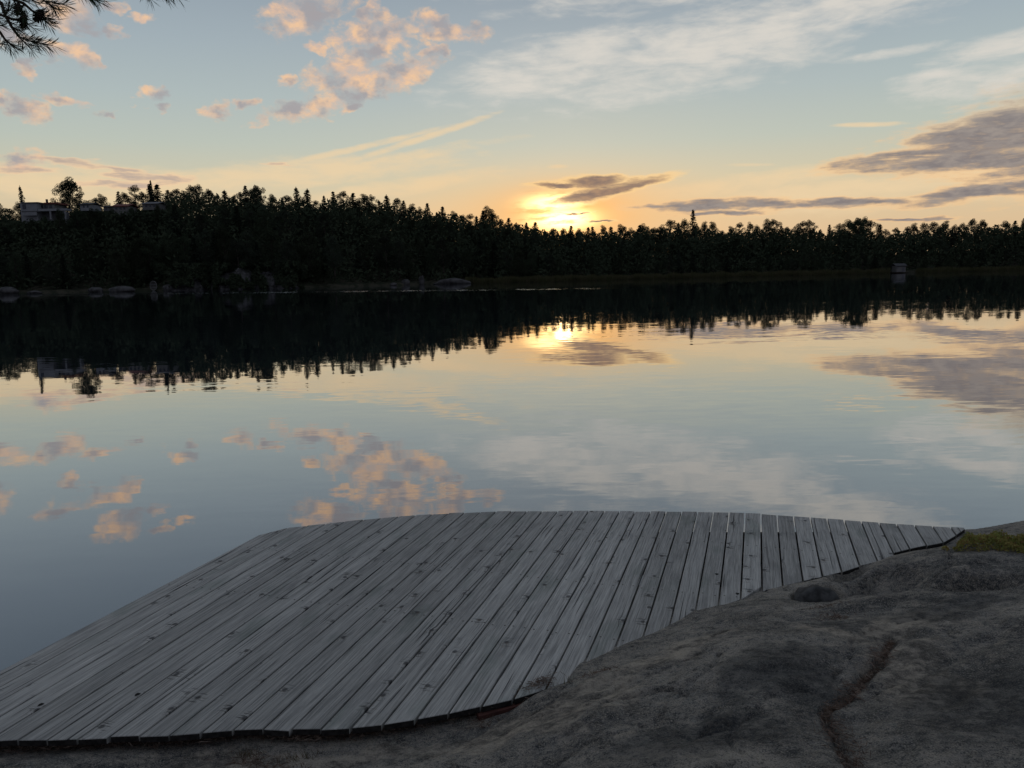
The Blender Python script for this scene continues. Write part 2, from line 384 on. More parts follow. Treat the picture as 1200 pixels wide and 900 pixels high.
def rock_h(x, y):
    x0_, y0_ = x, y
    wx = x + .03 * fbm(x * 6, y * 6, 4); wy = y + .03 * fbm(x * 6 + 31, y * 6, 4)
    z, s = base_h(x, y)
    on = sstep(s, -.05, .15)
    # smooth swells running up to the right, as in ice-worn gneiss
    u = x * .86 + y * .5; v = -x * .5 + y * .86
    z = z + on * (.034 * fbm(u * .5, v * .8, 2) + .022 * fbm(u * 1.7, v * 5.0, 5) + .011 * np.tanh(14 * fbm(u * 1.1 + 3, v * 3.0, 5)) + .006 * np.tanh(12 * fbm(u * 2.6 + 9, v * 7, 5)) - .016 * sstep(np.abs(fbm(u * .9 + 20, v * 2.6 + 4, 4)), .018, .004) + .010 * fbm(x * 7, y * 7, 4) * sstep(fbm(u * 1.1 + 5, v * 2), -.4, .4) + .004 * fbm(x * 26, y * 26, 3))
    # main slab edge stepping down to the lower shelf on the left
    ls = sdist(x, y, ledge)
    m_ = np.exp(-np.maximum(np.hypot(x - ledge[4][0], y - ledge[4][1]) - 1.1, 0) ** 2 / .3)
    z = z + on * m_ * .055 * (sstep(ls, -.01, .05) - .35)
    d1_ = np.abs(sdist(wx, wy, crack1)); z = z - .034 * sstep(d1_, .034, .008) - .010 * np.exp(-(d1_ / .12) ** 2)
    for c_, wd, dp in ((crack2, .012, .03), (crack3, .010, .018), (crack4, .014, .02)):
        z = z - dp * sstep(np.abs(sdist(wx, wy, c_)), wd * 1.5, wd * .4)
    # worn hollows
    z = z - pit(x, y, 962, 692, .16, .13, 30, .19, 4) - pit(x, y, 1035, 682, .30, .19, 28, .13, 3) - pit(x, y, 1148, 680, .30, .15, 12, .10, 3) - pit(x, y, 1000, 672, .22, .07, 35, .08)
    z = z + pit(x, y, 1120, 655, .5, .25, 10, .05, 1) + pit(x, y, 1010, 674, .02, .02, 0, 0)
    z = z + pit(x, y, 1060, 700, .7, .10, 8, .03, 1)
    z = z - .025 * pit(x, y, 1100, 800, .45, .35, 20, 1, 1) + .03 * pit(x, y, 900, 780, .6, .25, 25, 1, 1)
    # moss hump to the right
    z = z + on * .03 * np.exp(-(((x - 4.3) / .9) ** 2 + ((y - 5.4) / .7) ** 2))
    return z
def axis(lo, hi, flo, fhi, fine, coarse):
    a = list(np.arange(flo, fhi, fine)); x = flo; s_ = fine
    L = []
    while x > lo: s_ = min(s_ * 1.25, coarse); x -= s_; L.append(x)
    x = a[-1]; s_ = fine; R_ = []
    while x < hi: s_ = min(s_ * 1.25, coarse); x += s_; R_.append(x)
    return np.array(L[::-1] + a + R_)
gx = axis(-26, 26, -2.4, 4.9, .016, .8); gy = axis(-30, 9, 2.3, 6.2, .016, .8)
GX, GY = np.meshgrid(gx, gy); GZ = rock_h(GX, GY)
nx_, ny_ = len(gx), len(gy)
idx = np.arange(nx_ * ny_).reshape(ny_, nx_)
fc = np.stack([idx[:-1, :-1], idx[:-1, 1:], idx[1:, 1:], idx[1:, :-1]], -1).reshape(-1, 4)
def gridmesh(name, V, Fq, mat, smooth=True, parent=None):
    me = bpy.data.meshes.new(name)
    me.vertices.add(len(V)); me.vertices.foreach_set('co', np.asarray(V, np.float32).ravel())
    n = Fq.shape[1]
    me.loops.add(Fq.size); me.loops.foreach_set('vertex_index', Fq.astype(np.int32).ravel())
    me.polygons.add(len(Fq)); me.polygons.foreach_set('loop_start', np.arange(0, Fq.size, n, dtype=np.int32)); me.polygons.foreach_set('loop_total', np.full(len(Fq), n, np.int32))
    me.update(calc_edges=True)
    if smooth: me.polygons.foreach_set('use_smooth', [True] * len(me.polygons))
    me.materials.append(mat)
    o = bpy.data.objects.new(name, me); COL.objects.link(o)
    if parent: o.parent = parent
    return o

mt, b, out = material('gneiss')
tc = b.node('ShaderNodeNewGeometry').outputs['Position']
st = b.mapping(tc, rot=(0, 0, rad(-31)), scale=(1, 4.2, 1))
big = b.noise(b.mapping(tc, rot=(0, 0, rad(-31)), scale=(1, 1.8, 1)), 1.1, 6, .6, .4)
streak = b.noise(st, 2.6, 9, .68, .15)
fine = b.noise(b.mapping(tc, rot=(0, 0, rad(-31)), scale=(1, 1.3, 1)), 42, 6, .75)
speck = b.noise(tc, 170, 3, .6)
col = b.ramp(b.m('ADD', b.m('MULTIPLY', big, .62), b.m('MULTIPLY', streak, .38)), [(.36, (.06, .060, .060)), (.45, (.15, .146, .138)), (.52, (.26, .248, .225)), (.60, (.39, .36, .315)), (.70, (.50, .465, .41))])
mid = b.noise(b.mapping(tc, rot=(0, 0, rad(-31)), scale=(1, 1.5, 1)), 8, 10, .80, .0)
col = b.mix(b.ss(mid, .50, .62, 0, .85), col, (.46, .41, .34, 1))
col = b.mix(b.ss(mid, .50, .38, 0, .85), col, (.035, .037, .038, 1))
col = b.mix(b.ss(fine, .44, .64, 0, .55), col, (.34, .295, .235, 1))
col = b.mix(b.ss(fine, .48, .36, 0, .7), col, (.035, .04, .046, 1))
# dark stains, stronger towards the near right, and pale lichen spots
stain = b.noise(b.mapping(tc, loc=(3, 1, 0), rot=(0, 0, rad(-25)), scale=(1, 2.2, 1)), 1.6, 7, .65, .6)
gxx, gyy, gzz = b.sep(tc)
stain_amt = b.m('ADD', stain, b.m('MULTIPLY', b.ss(gyy, 4.3, 3.4), b.ss(gxx, .6, 2.0, 0, .10)))
col = b.mix(b.ss(stain_amt, .54, .68, 0, .6), col, (.034, .038, .038, 1))
col = b.mix(b.m('MULTIPLY', b.ss(b.noise(tc, 14, 5, .7), .60, .68), .45), col, (.30, .31, .28, 1))
col = b.mix(b.ss(speck, .54, .66, 0, .75), col, (.48, .43, .37, 1))
col = b.mix(b.ss(speck, .45, .34, 0, .8), col, (.02, .022, .026, 1))
# broad stains and bare patches, each with its own outline
def patchy(lst, lo, hi, top):
    acc = None
    wp = b.vm('ADD', tc, b.vm('MULTIPLY', b.vm('SUBTRACT', b.noise(tc, 3.0, 6, .65, out=1), (.5, .5, .5)), (.9, .7, 0)))
    for px, py, ra, rb, an in lst:
        c_ = on_rock(px, py)
        v = b.mapping(wp, (c_[0], c_[1], 0), (0, 0, rad(an)), (ra, rb, 50), 'TEXTURE')
        f = b.m('SUBTRACT', 1.0, b.vm('DOT_PRODUCT', v, v, out=1))
        acc = f if acc is None else b.m('MAXIMUM', acc, f)
    return b.ss(acc, lo, hi, 0, top)
col = b.mix(patchy([(800, 775, .45, .12, 32), (650, 850, .4, .14, 25), (1075, 790, .16, .34, -30), (1040, 735, .35, .13, 15), (420, 885, .9, .1, 5)], -.5, .6, .5), col, b.mix(b.ss(mid, .42, .58), (.15, .13, .105, 1), (.56, .48, .38, 1)))
col = b.mix(patchy([(920, 800, .30, .16, 30), (1160, 830, .30, .30, 0), (830, 880, .45, .15, 20), (1110, 715, .4, .10, 8), (965, 735, .12, .05, 10)], -.5, .7, .6), col, b.mix(b.ss(mid, .45, .62), (.026, .029, .032, 1), (.12, .12, .115, 1)))
bmp = b.node('ShaderNodeBump', {'Strength': .9, 'Distance': .03, 'Height': b.m('ADD', b.m('ADD', b.m('MULTIPLY', streak, .6), b.m('MULTIPLY', mid, 1.2)), b.m('ADD', b.m('MULTIPLY', fine, .5), b.m('MULTIPLY', speck, .10)))})
p = b.node('ShaderNodeBsdfPrincipled', {'Base Color': col, 'Roughness': .85, 'Specular IOR Level': .25, 'Normal': bmp.outputs[0]})
b.l.new(p.outputs[0], out.inputs[0])
GNEISS = mt
rock = gridmesh('rock_shore', np.stack([GX, GY, GZ], -1).reshape(-1, 3), fc, GNEISS)
tag(rock, kind='structure')
def rz_at(x, y): return float(rock_h(np.array([x]), np.array([y]))[0])

# ------------------------------------------------------------------ dock
mt, b, out = material('weathered_wood')
oi = b.node('ShaderNodeObjectInfo').outputs['Random']
tc = b.node('ShaderNodeTexCoord').outputs['Object']
off = b.comb(b.m('MULTIPLY', oi, 37.0), b.m('MULTIPLY', oi, 11.0), b.m('MULTIPLY', oi, 91.0))
q = b.vm('ADD', tc, off)
# knots: x across the board, y along it
vor = b.node('ShaderNodeTexVoronoi', {'Vector': b.mapping(q, scale=(7.5, 6.0, 9.0)), 'Scale': 1.0, 'Randomness': 1.0}, voronoi_dimensions='2D')
kd = vor.outputs['Distance']
kpick = b.ss(b.sep(vor.outputs['Color'])[0], .72, .78)
knot = b.m('MULTIPLY', b.ss(kd, .13, .05), kpick)
halo = b.m('MULTIPLY', b.ss(kd, .34, .05), kpick)
warp = b.m('MULTIPLY', halo, .010)
qx, qy, qz = b.sep(q)
g = b.comb(b.m('ADD', qx, b.m('ADD', warp, b.m('MULTIPLY', b.noise(b.mapping(q, scale=(2, 1.3, 1)), 1.0, 2), .03))), qy, qz)
grain = b.noise(b.mapping(g, scale=(95, 2.2, 20)), 1.0, 5, .62)
grain2 = b.noise(b.mapping(g, scale=(280, 5.5, 40)), 1.0, 3, .6)
blot = b.noise(b.mapping(q, scale=(7, 2.2, 3)), 1.0, 6, .62)
checks = b.ss(b.noise(b.mapping(g, scale=(60, .9, 20)), 1.0, 2, .5), .66, .71)
col = b.ramp(grain, [(.28, (.15, .148, .142)), (.45, (.27, .265, .252)), (.58, (.355, .348, .33)), (.74, (.48, .465, .435))])
col = b.mix(b.ss(grain2, .45, .72, 0, .45), col, (.60, .58, .54, 1))
col = b.mix(b.ss(grain2, .45, .30, 0, .5), col, (.06, .065, .07, 1))
col = b.mix(b.ss(blot, .52, .72, 0, .45), col, (.14, .14, .14, 1))
col = b.mix(b.ss(blot, .46, .30, 0, .30), col, (.42, .41, .39, 1))
# slight green algae tint here and there
col = b.mix(b.ss(b.noise(b.mapping(q, loc=(8, 3, 1), scale=(5, 2, 3)), 1.0, 4), .55, .7, 0, .35), col, (.13, .165, .14, 1))
col = b.mix(checks, col, (.04, .042, .046, 1))
feather = b.m('MULTIPLY', b.ss(kd, .42, .15), b.m('MULTIPLY', kpick, b.ss(b.noise(b.mapping(q, scale=(12, 90, 1)), 1.0, 3, .6), .55, .63)))
col = b.mix(b.m('MULTIPLY', feather, .85), col, (.045, .047, .05, 1))
col = b.mix(b.m('MULTIPLY', knot, .9), col, (.05, .048, .05, 1))
tint = b.lr(oi, 0, 1, .84, 1.18)
hs = b.node('ShaderNodeHueSaturation', {'Value': tint, 'Color': col})
hgt = b.m('ADD', b.m('MULTIPLY', grain, .6), b.m('ADD', b.m('MULTIPLY', grain2, .4), b.m('MULTIPLY', b.m('ADD', checks, b.m('ADD', feather, knot)), -1.0)))
bmp = b.node('ShaderNodeBump', {'Strength': .8, 'Distance': .0035, 'Height': hgt})
p = b.node('ShaderNodeBsdfPrincipled', {'Base Color': hs.outputs[0], 'Roughness': .72, 'Specular IOR Level': .35, 'Normal': bmp.outputs[0]})
b.l.new(p.outputs[0], out.inputs[0])
WOOD = mt
DARKWOOD = simple('old_joist_wood', (.05, .036, .03), .85, .4, 6)
SCREW = simple('rusty_screw', (.03, .026, .024), .5)
SHADED_END = simple('shaded_end_grain', (.018, .016, .015), .9, .5, 40)  # near plank ends: shade of the gap by the rock put into the colour
KNOTHOLE = simple('knot_hole', (.006, .006, .006), .9)

ang = rad(17.7)
tdir = np.array([math.sin(ang), math.cos(ang)]); sdir = np.array([math.cos(ang), -math.sin(ang)])
far_px = [(318, 621), (337, 618), (380, 614), (425, 609), (466, 605), (523, 601.5), (580, 599.5), (617, 599), (700, 598.5), (798, 599.5), (855, 600.5), (893, 602), (933, 605), (972, 608), (1012, 611), (1053, 614), (1095, 616.5), (1133, 619)]
def ST(p): return np.array([p[0] @ sdir if False else p[0] * sdir[0] + p[1] * sdir[1], p[0] * tdir[0] + p[1] * tdir[1]])
farst = np.array([ST(on_z(x, y, DECK)) for x, y in far_px])
nearst = np.array([ST(p) for p in ([(-4.2, 2.75), (-3, 2.85)] + near)])
edge0 = ST(on_z(320, 620, DECK)); 
ref = ST(on_z(817.3, 600, DECK))[0]; seam_l = ST(on_z(337.5, 618, DECK))[0]
npl = round((ref - seam_l) / .122); pitch_w = (ref - seam_l) / npl
print('pitch', pitch_w, 'n', npl)
farf = lambda s_: np.interp(s_, farst[:, 0], farst[:, 1])
nearf = lambda s_: np.interp(s_, nearst[:, 0], nearst[:, 1])
dock = empty('wooden_dock', (0, 0, 0))
tag(dock, 'weathered grey plank dock lying between the bare rock and the still lake', 'dock')
smax = ST(on_z(1131, 619, DECK))[0]
k = 0; s_left = seam_l - .115
TH = .028
knots = [(on_z(x, y, DECK)) for x, y in [(840, 673), (867, 696), (163, 814), (48, 826)]]
while True:
    s0 = s_left if k == 0 else seam_l + (k - 1) * pitch_w
    s1 = seam_l + k * pitch_w
    if s0 > smax - .02: break
    gap = .0100 + random.uniform(-.0015, .002)
    a0, a1 = s0 + gap / 2, min(s1, smax) - gap / 2
    if k == 0: a0 = s0
    jf = random.uniform(-.008, .008); jn = random.uniform(-.008, .008)
    t_f0, t_f1 = farf(a0) + jf, farf(a1) + jf
    if k == 0: t_f0 -= .12
    if k == 1: t_f0 -= .0
    t_n0, t_n1 = nearf(a0) + jn, nearf(a1) + jn
    sm = (a0 + a1) / 2
    if .05 < sm < .95: t_n0 -= .08; t_n1 -= .08          # run on under the rock that overlaps them
    if k == 0: a0n = a0 - .03
    else: a0n = a0
    c = np.array([sm, (t_f0 + t_n0) / 2])
    cw = c[0] * sdir + c[1] * tdir
    bm = bmesh.new()
    # plan outline in plank space (x across, y along)
    pl = [(a0n - sm, t_n0 - c[1]), (a1 - sm, t_n1 - c[1]), (a1 - sm, t_f1 - c[1]), (a0 - sm, t_f0 - c[1])]
    top = [bm.verts.new((x, y, 0)) for x, y in pl]; bot = [bm.verts.new((x, y, -TH)) for x, y in pl]
    ft = bm.faces.new(top); bm.faces.new(bot[::-1])
    for i in range(4): bm.faces.new((top[i], bot[i], bot[(i + 1) % 4], top[(i + 1) % 4]))
    bm.normal_update()
    bmesh.ops.bevel(bm, geom=[e for e in ft.edges], offset=.003, segments=2, affect='EDGES', profile=.5)
    me = bpy.data.meshes.new('plank'); 
    for f_ in bm.faces: f_.material_index = 0
    bm.normal_update()
    for f_ in bm.faces:
        if abs(f_.normal.z) < .3 and f_.normal.y < -.5: f_.material_index = 3
    # screws in pairs over the joists
    for tj in (4.45, 5.35, 3.75):
        tt = tj + .0
        yy = tt + math.tan(0) - c[1]
        if t_n0 + .1 < tt < min(t_f0, t_f1) - .08:
            for xx in (-.034, .034):
                x_, y_ = xx + random.uniform(-.004, .004), yy + random.uniform(-.012, .012)
                vs = [bm.verts.new((x_ +   .0055 * math.cos(q_), y_ + .0055 * math.sin(q_), .0008)) for q_ in np.linspace(0, 2 * math.pi, 9)[:-1]]
                f_ = bm.faces.new(vs); f_.material_index = 1
    for kp in knots:
        ks = ST(kp)
        if a0 < ks[0] < a1:
            x_, y_ = ks[0] - sm, ks[1] - c[1]
            vs = [bm.verts.new((np.clip(x_, a0 - sm + .014, a1 - sm - .014) + .011 * math.cos(q_), y_ + .014 * math.sin(q_) * (1 + .3 * math.sin(3 * q_)), .0012)) for q_ in np.linspace(0, 2 * math.pi, 13)[:-1]]
            f_ = bm.faces.new(vs); f_.material_index = 2
    bm.to_mesh(me); bm.free()
    for m_ in (WOOD, SCREW, KNOTHOLE, SHADED_END): me.materials.append(m_)
    o = bpy.data.objects.new('plank', me); COL.objects.link(o); o.parent = dock
    o.location = (cw[0], cw[1], DECK + random.uniform(-.0015, .0015)); o.rotation_euler = (random.uniform(-.0006, .0006), random.uniform(-.005, .005), -ang)
    k += 1
print('planks', k)
# joists, posts
def joist(p0, p1, wd, z1, z0, name='joist'):
    p0 = Vector(p0); p1 = Vector(p1); d = (p1 - p0).normalized(); n = Vector((-d.y, d.x)) * wd / 2
    V = [(*(p0 - n), z0), (*(p1 - n), z0), (*(p1 + n), z0), (*(p0 + n), z0), (*(p0 - n), z1), (*(p1 - n), z1), (*(p1 + n), z1), (*(p0 + n), z1)]
    return meshobj(name, V, [(0,3,2,1),(4,5,6,7),(0,1,5,4),(1,2,6,5),(2,3,7,6),(3,0,4,7)], DARKWOOD, dock)
def W2(s_, t_): v = s_ * sdir + t_ * tdir; return (v[0], v[1])
zt = DECK - TH - .003
def fedge(s_, inset): return float(farf(s_)) - inset
def nedge(s_, inset): return float(nearf(s_)) + inset
for i0, frac in ((0, .07), (1, .62), (2, 1.35), (3, 2.05)):
    L_ = [s_ for s_ in np.linspace(-3.35, 1.42, 30) if fedge(s_, frac) > nedge(s_, .18)]
    joist(W2(L_[0], fedge(L_[0], frac) ), W2(L_[-1], fedge(L_[-1], frac)), .045, zt, zt - .145)
for s_ in (-3.3, -2.2, -1.0, .1): 
    x_, y_ = W2(s_, fedge(s_, .25))
    MB().tube([(x_, y_, -1.2), (x_, y_, zt - .15)], [.05, .05], 12).build('post', DARKWOOD, dock, True)
# reddish old board closing the gap at the shore side
pA, pB = on_z(560, 829, DECK)[:2], on_z(672, 799, DECK)[:2]
REDWOOD = simple('red_brown_board', (.085, .035, .028), .85, .35, 8)
o = joist(pA + np.array([.0, -.005]), pB + np.array([0, -.005]), .03, DECK - .032, DECK - .12, 'edge_board'); o.data.materials[0] = REDWOOD

# ------------------------------------------------------------------ ground plants and litter by the dock
def card_mesh(name, C, A, B_, mat, parent=None, tri=False):
    """many tiny leaves: centre C, half-length vector A, half-width vector B_"""
    n = len(C)
    if tri:
        V = np.stack([C - A - B_, C - A + B_, C + A], 1).reshape(-1, 3); Fq = np.arange(n * 3).reshape(n, 3)
    else:
        V = np.stack([C - A, C + B_, C + A, C - B_], 1).reshape(-1, 3); Fq = np.arange(n * 4).reshape(n, 4)
    return gridmesh(name, V, Fq, mat, False, parent)
def rdir(n, up=0.0):
    v = rng.normal(size=(n, 3)); v[:, 2] += up; return v / np.linalg.norm(v, axis=1)[:, None]
def perp(a):
    v = np.cross(a, rng.normal(size=a.shape)); return v / np.linalg.norm(v, axis=1)[:, None]
def leafmat(name, c1, c2, c3, scale=6.0, trans=.25):
    mt, b, out = material(name)
    pos = b.node('ShaderNodeNewGeometry').outputs['Position']
    ri = b.node('ShaderNodeNewGeometry').outputs['Random Per Island']
    oi = b.node('ShaderNodeObjectInfo').outputs['Random']
    c = b.mix(b.ss(b.noise(pos, scale, 3), .35, .65), c1 + (1,), c2 + (1,))
    c = b.mix(b.ss(ri, .6, 1.0, 0, .8), c, c3 + (1,))
    hs = b.node('ShaderNodeHueSaturation', {'Value': b.lr(oi, 0, 1, .7, 1.45), 'Hue': b.lr(oi, 0, 1, .48, .52), 'Color': c})
    d = b.node('ShaderNodeBsdfDiffuse', {'Color': hs.outputs[0]}); t = b.node('ShaderNodeBsdfTranslucent', {'Color': hs.outputs[0]})
    b.l.new(b.node('ShaderNodeMixShader', {0: trans, 1: d.outputs[0], 2: t.outputs[0]}).outputs[0], out.inputs[0])
    return mt
SHRUB = leafmat('crowberry_leaf', (.26, .31, .09), (.46, .44, .14), (.34, .18, .09), 14.0)
pc = [on_rock(*p) for p in [(1118, 640), (1135, 648), (1165, 654), (1200, 662), (1260, 660), (1260, 632), (1200, 630), (1150, 628)]]
shc = np.mean([pc[0], pc[3], pc[5]], 0)
# mat outline in plan: an uneven ellipse between those points
def inside(x, y):
    c0 = on_rock(1212, 642); t = rad(4); u = (x - c0[0]) * math.cos(t) + (y - c0[1]) * math.sin(t); v = -(x - c0[0]) * math.sin(t) + (y - c0[1]) * math.cos(t)
    return 1 - (u / .60) ** 2 - (v / .20) ** 2 + 1.1 * fbm(x * 5, y * 5, 3)
c0 = on_rock(1212, 642)
N = 60000
X_ = c0[0] + rng.uniform(-.9, .9, N); Y_ = c0[1] + rng.uniform(-.45, .45, N)
ins = inside(X_, Y_); k_ = ins > 0; X_, Y_, ins = X_[k_], Y_[k_], ins[k_]
hgt_ = np.minimum(ins, .5) * .15 * (1 + .7 * fbm(X_ * 9, Y_ * 9, 3))
Z_ = rock_h(X_, Y_) + hgt_ * rng.uniform(.25, 1, len(X_)) ** .5 + .004
C_ = np.stack([X_, Y_, Z_], 1); A_ = rdir(len(C_), .9) * rng.uniform(.006, .013, (len(C_), 1)); B_ = perp(A_) * .0035
sh = empty('low_shrub', (c0[0], c0[1], rz_at(*c0)))
tag(sh, 'low green and rust crowberry mat on the rock at the right dock end', 'shrub')
o = card_mesh('foliage', C_, A_, B_, SHRUB); o.parent = sh; o.matrix_parent_inverse = Matrix.Translation(-Vector((c0[0], c0[1], rz_at(*c0))))

LITTER = leafmat('pine_needle_litter', (.13, .095, .07), (.26, .20, .145), (.46, .39, .31), 30.0, .05)
pts = []
def scatter_line(line, n, sig, w0=0.0, w1=1.0, hz=.012):
    seg = np.linalg.norm(np.diff(line, axis=0), axis=1); cum = np.concatenate([[0], np.cumsum(seg)]) / seg.sum()
    t = rng.uniform(w0, w1, n); x = np.interp(t, cum, line[:, 0]); y = np.interp(t, cum, line[:, 1])
    s_ = sig(t) if callable(sig) else sig
    x = x + rng.normal(size=n) * s_; y = y + rng.normal(size=n) * s_
    return np.stack([x, y, rock_h(x, y) + rng.uniform(.001, hz, n)], 1)
L1 = scatter_line(crack1, 1500, lambda t: .004 + .020 * np.abs(np.sin(t * 9)) ** 2 * (t > .15) + .010 * (t > .65), hz=.03)
gapline = np.array([on_z(x, y + 5, DECK - .06)[:2] for x, y in near_px[:13]])
L2 = scatter_line(gapline, 9000, .024, hz=.045)
spots = np.array([on_rock(*p) for p in [(290, 884), (300, 890), (330, 897), (700, 800), (960, 715), (975, 725), (560, 845), (1010, 690)]])
L3 = np.concatenate([np.stack([s_[0] + rng.normal(size=110) * .05, s_[1] + rng.normal(size=110) * .03, np.zeros(110)], 1) for s_ in spots]); L3[:, 2] = rock_h(L3[:, 0], L3[:, 1]) + rng.uniform(.001, .012, len(L3))
C_ = np.concatenate([L1, L2, L3]); A_ = rdir(len(C_)); A_[:, 2] *= .35; A_ *= rng.uniform(.012, .032, (len(C_), 1)); B_ = perp(A_) * .0015
tag(card_mesh('needle_litter', C_, A_, B_, LITTER), 'brown dry pine needles lying in the rock crack and along the dock edge', 'needle litter', kind='stuff')

GRASS = leafmat('dry_grass_blade', (.10, .085, .05), (.16, .11, .07), (.10, .12, .04), 20.0)
tufts = [(505, 842), (520, 838), (540, 836), (575, 826), (610, 815), (640, 808), (665, 800), (695, 795), (335, 886), (350, 884), (362, 882), (300, 880), (285, 880), (430, 852), (1000, 686), (1012, 684), (1022, 686), (1034, 684), (470, 847)]
C_, A_, B_ = [], [], []
for (x, y) in tufts:
    g0 = on_rock(x, y); n = 16
    for i in range(n):
        xx, yy = g0[0] + random.gauss(0, .025), g0[1] + random.gauss(0, .012)
        L = random.uniform(.010, .032); d_ = np.array([random.gauss(0, .5), random.gauss(0, .3), 1.0]); d_ /= np.linalg.norm(d_)
        C_.append([xx, yy, rz_at(xx, yy) + L * .9]); A_.append(d_ * L); B_.append([.0011, .0005, 0])
tag(card_mesh('dry_grass', np.array(C_), np.array(A_), np.array(B_), GRASS, tri=True), 'thin dry weeds growing between the dock edge and the rock', 'grass', kind='stuff')

def lump(name, c, r, mat, seed, parent=None, sub=3, rough=.25):
    bm = bmesh.new(); bmesh.ops.create_icosphere(bm, subdivisions=sub, radius=1)
    for v in bm.verts:
        n = mnoise.fractal(v.co * 1.3 + Vector((seed * 7.1, seed * 3.3, 0)), 1, 2, 5)
        v.co *= 1 + rough * n
        v.co = Vector((v.co.x * r[0], v.co.y * r[1], v.co.z * r[2]))
    me = bpy.data.meshes.new(name); bm.to_mesh(me); bm.free(); me.materials.append(mat)
    me.polygons.foreach_set('use_smooth', [True] * len(me.polygons))
    o = bpy.data.objects.new(name, me); COL.objects.link(o); o.location = c
    return o
DARKSTONE = simple('dark_mossy_stone', (.050, .050, .050), .8, .5, 20)
c_ = on_rock(957, 693); o = lump('stone', (c_[0], c_[1], float(base_h(np.array([c_[0]]), np.array([c_[1]]))[0][0]) - .05), (.125, .09, .075), DARKSTONE, 3)
tag(o, 'dark rounded stone lying in the hollow of the rock beside the dock', 'stone')

# ------------------------------------------------------------------ far shore
pxs = [-400, -200, 0, 180, 350, 600, 800, 1055, 1200, 1400, 1700]
mir = [351, 348, 345, 341, 337.5, 331, 326, 320, 316.8, 313, 306]
sh_az, sh_r = [], []
for x_, y_ in zip(pxs, mir):
    p_ = on_z(x_, y_, 0); sh_az.append(math.degrees(math.atan2(p_[0], p_[1]))); sh_r.append(math.hypot(p_[0], p_[1]))
sh_r = np.minimum(sh_r, 420)
def shore_r(az): return np.interp(az, sh_az, sh_r) + 2.2 * np.sin(np.asarray(az) * 1.7) + 1.2 * np.sin(np.asarray(az) * 4.1 + 1)
sky_px = [(-300, 238), (-100, 236), (0, 233), (20, 235), (30, 236), (45, 240), (60, 240), (90, 240), (100, 224), (112, 220), (130, 236), (140, 220), (160, 215), (180, 216), (200, 218), (240, 214), (260, 220), (280, 222), (292, 216), (302, 219), (311, 234), (320, 219),
          (335, 224), (355, 217), (370, 234), (385, 224), (400, 222), (410, 226), (440, 227), (460, 228), (470, 234), (500, 238), (530, 244), (550, 248), (557, 254), (570, 243), (590, 248), (610, 255), (625, 257), (640, 263), (700, 266), (760, 263), (775, 263), (785, 258), (800, 253),
          (820, 258), (832, 255), (840, 268), (870, 262), (890, 257), (920, 259), (950, 258), (970, 267), (985, 263), (1000, 258), (1015, 256), (1025, 261), (1035, 268), (1060, 265), (1100, 261), (1140, 257), (1170, 259), (1190, 252), (1220, 254), (1350, 250), (1600, 250)]
sk = np.array([azel(*p) for p in sky_px])
def sky_el(az): return np.interp(az, sk[:, 0], sk[:, 1])
smooth_az = np.linspace(-60, 60, 241); _e = sky_el(smooth_az); _e = np.convolve(np.pad(_e, 8, 'edge'), np.ones(17) / 17, 'valid')
def ridge_dr(az): return np.interp(az, [-34, -10, 5, 34], [62, 55, 38, 34])
def terr(az, dr):
    r = shore_r(az) + ridge_dr(az)
    zs = CAMH + r * np.tan(np.radians(np.interp(az, smooth_az, _e)))
    H_ = np.maximum(zs - 10.5, 1.6)
    z = -.9 + 1.5 * sstep(dr, -2, 3) + np.maximum(H_ - .6, .4) * sstep(dr, 1, ridge_dr(az) * 1.0)
    z = z + .9 * fbm(np.asarray(az) * 1.3, np.asarray(dr) * .12, 3) * sstep(dr, 3, 12)
    return z - .012 * np.maximum(dr - 120, 0)
def pol(az, dr):
    r = shore_r(az) + dr; return r * np.sin(np.radians(az)), r * np.cos(np.radians(az))
azs = np.linspace(-72, 72, 289); drs = np.array([-12, -6, -3, -2, -1, 0, 1, 2, 3, 4.5, 6, 8, 10, 13, 17, 22, 28, 34, 40, 48, 56, 64, 75, 95, 130, 200, 350, 600, 1000])
AA, DD = np.meshgrid(azs, drs); TX, TY = pol(AA, DD); TZ = terr(AA, DD)
TZ[0] = -3
ii = np.arange(AA.size).reshape(AA.shape)
mt, b, out = material('forest_floor')
pos = b.node('ShaderNodeNewGeometry').outputs['Position']
c = b.mix(b.ss(b.noise(pos, .5, 5), .4, .6), (.020, .024, .014, 1), (.05, .045, .032, 1))
p = b.node('ShaderNodeBsdfPrincipled', {'Base Color': c, 'Roughness': .95, 'Specular IOR Level': .1}); b.l.new(p.outputs[0], out.inputs[0])
hill = gridmesh('hill', np.stack([TX, TY, TZ], -1).reshape(-1, 3), np.stack([ii[:-1, :-1], ii[:-1, 1:], ii[1:, 1:], ii[1:, :-1]], -1).reshape(-1, 4), mt)
tag(hill, kind='structure')

SPR = leafmat('spruce_needles', (.024, .032, .024), (.034, .042, .030), (.040, .046, .034), .6, .12)
PIN = leafmat('pine_needles_far', (.032, .040, .029), (.042, .050, .036), (.048, .054, .040), .6, .12)
DEC = leafmat('birch_leaves', (.036, .046, .030), (.046, .058, .036), (.054, .062, .038), .6, .2)
BARK = simple('bark', (.05, .040, .034), .9, .4, 3)
BIRCH = simple('birch_bark', (.30, .29, .27), .8, .5, 2)

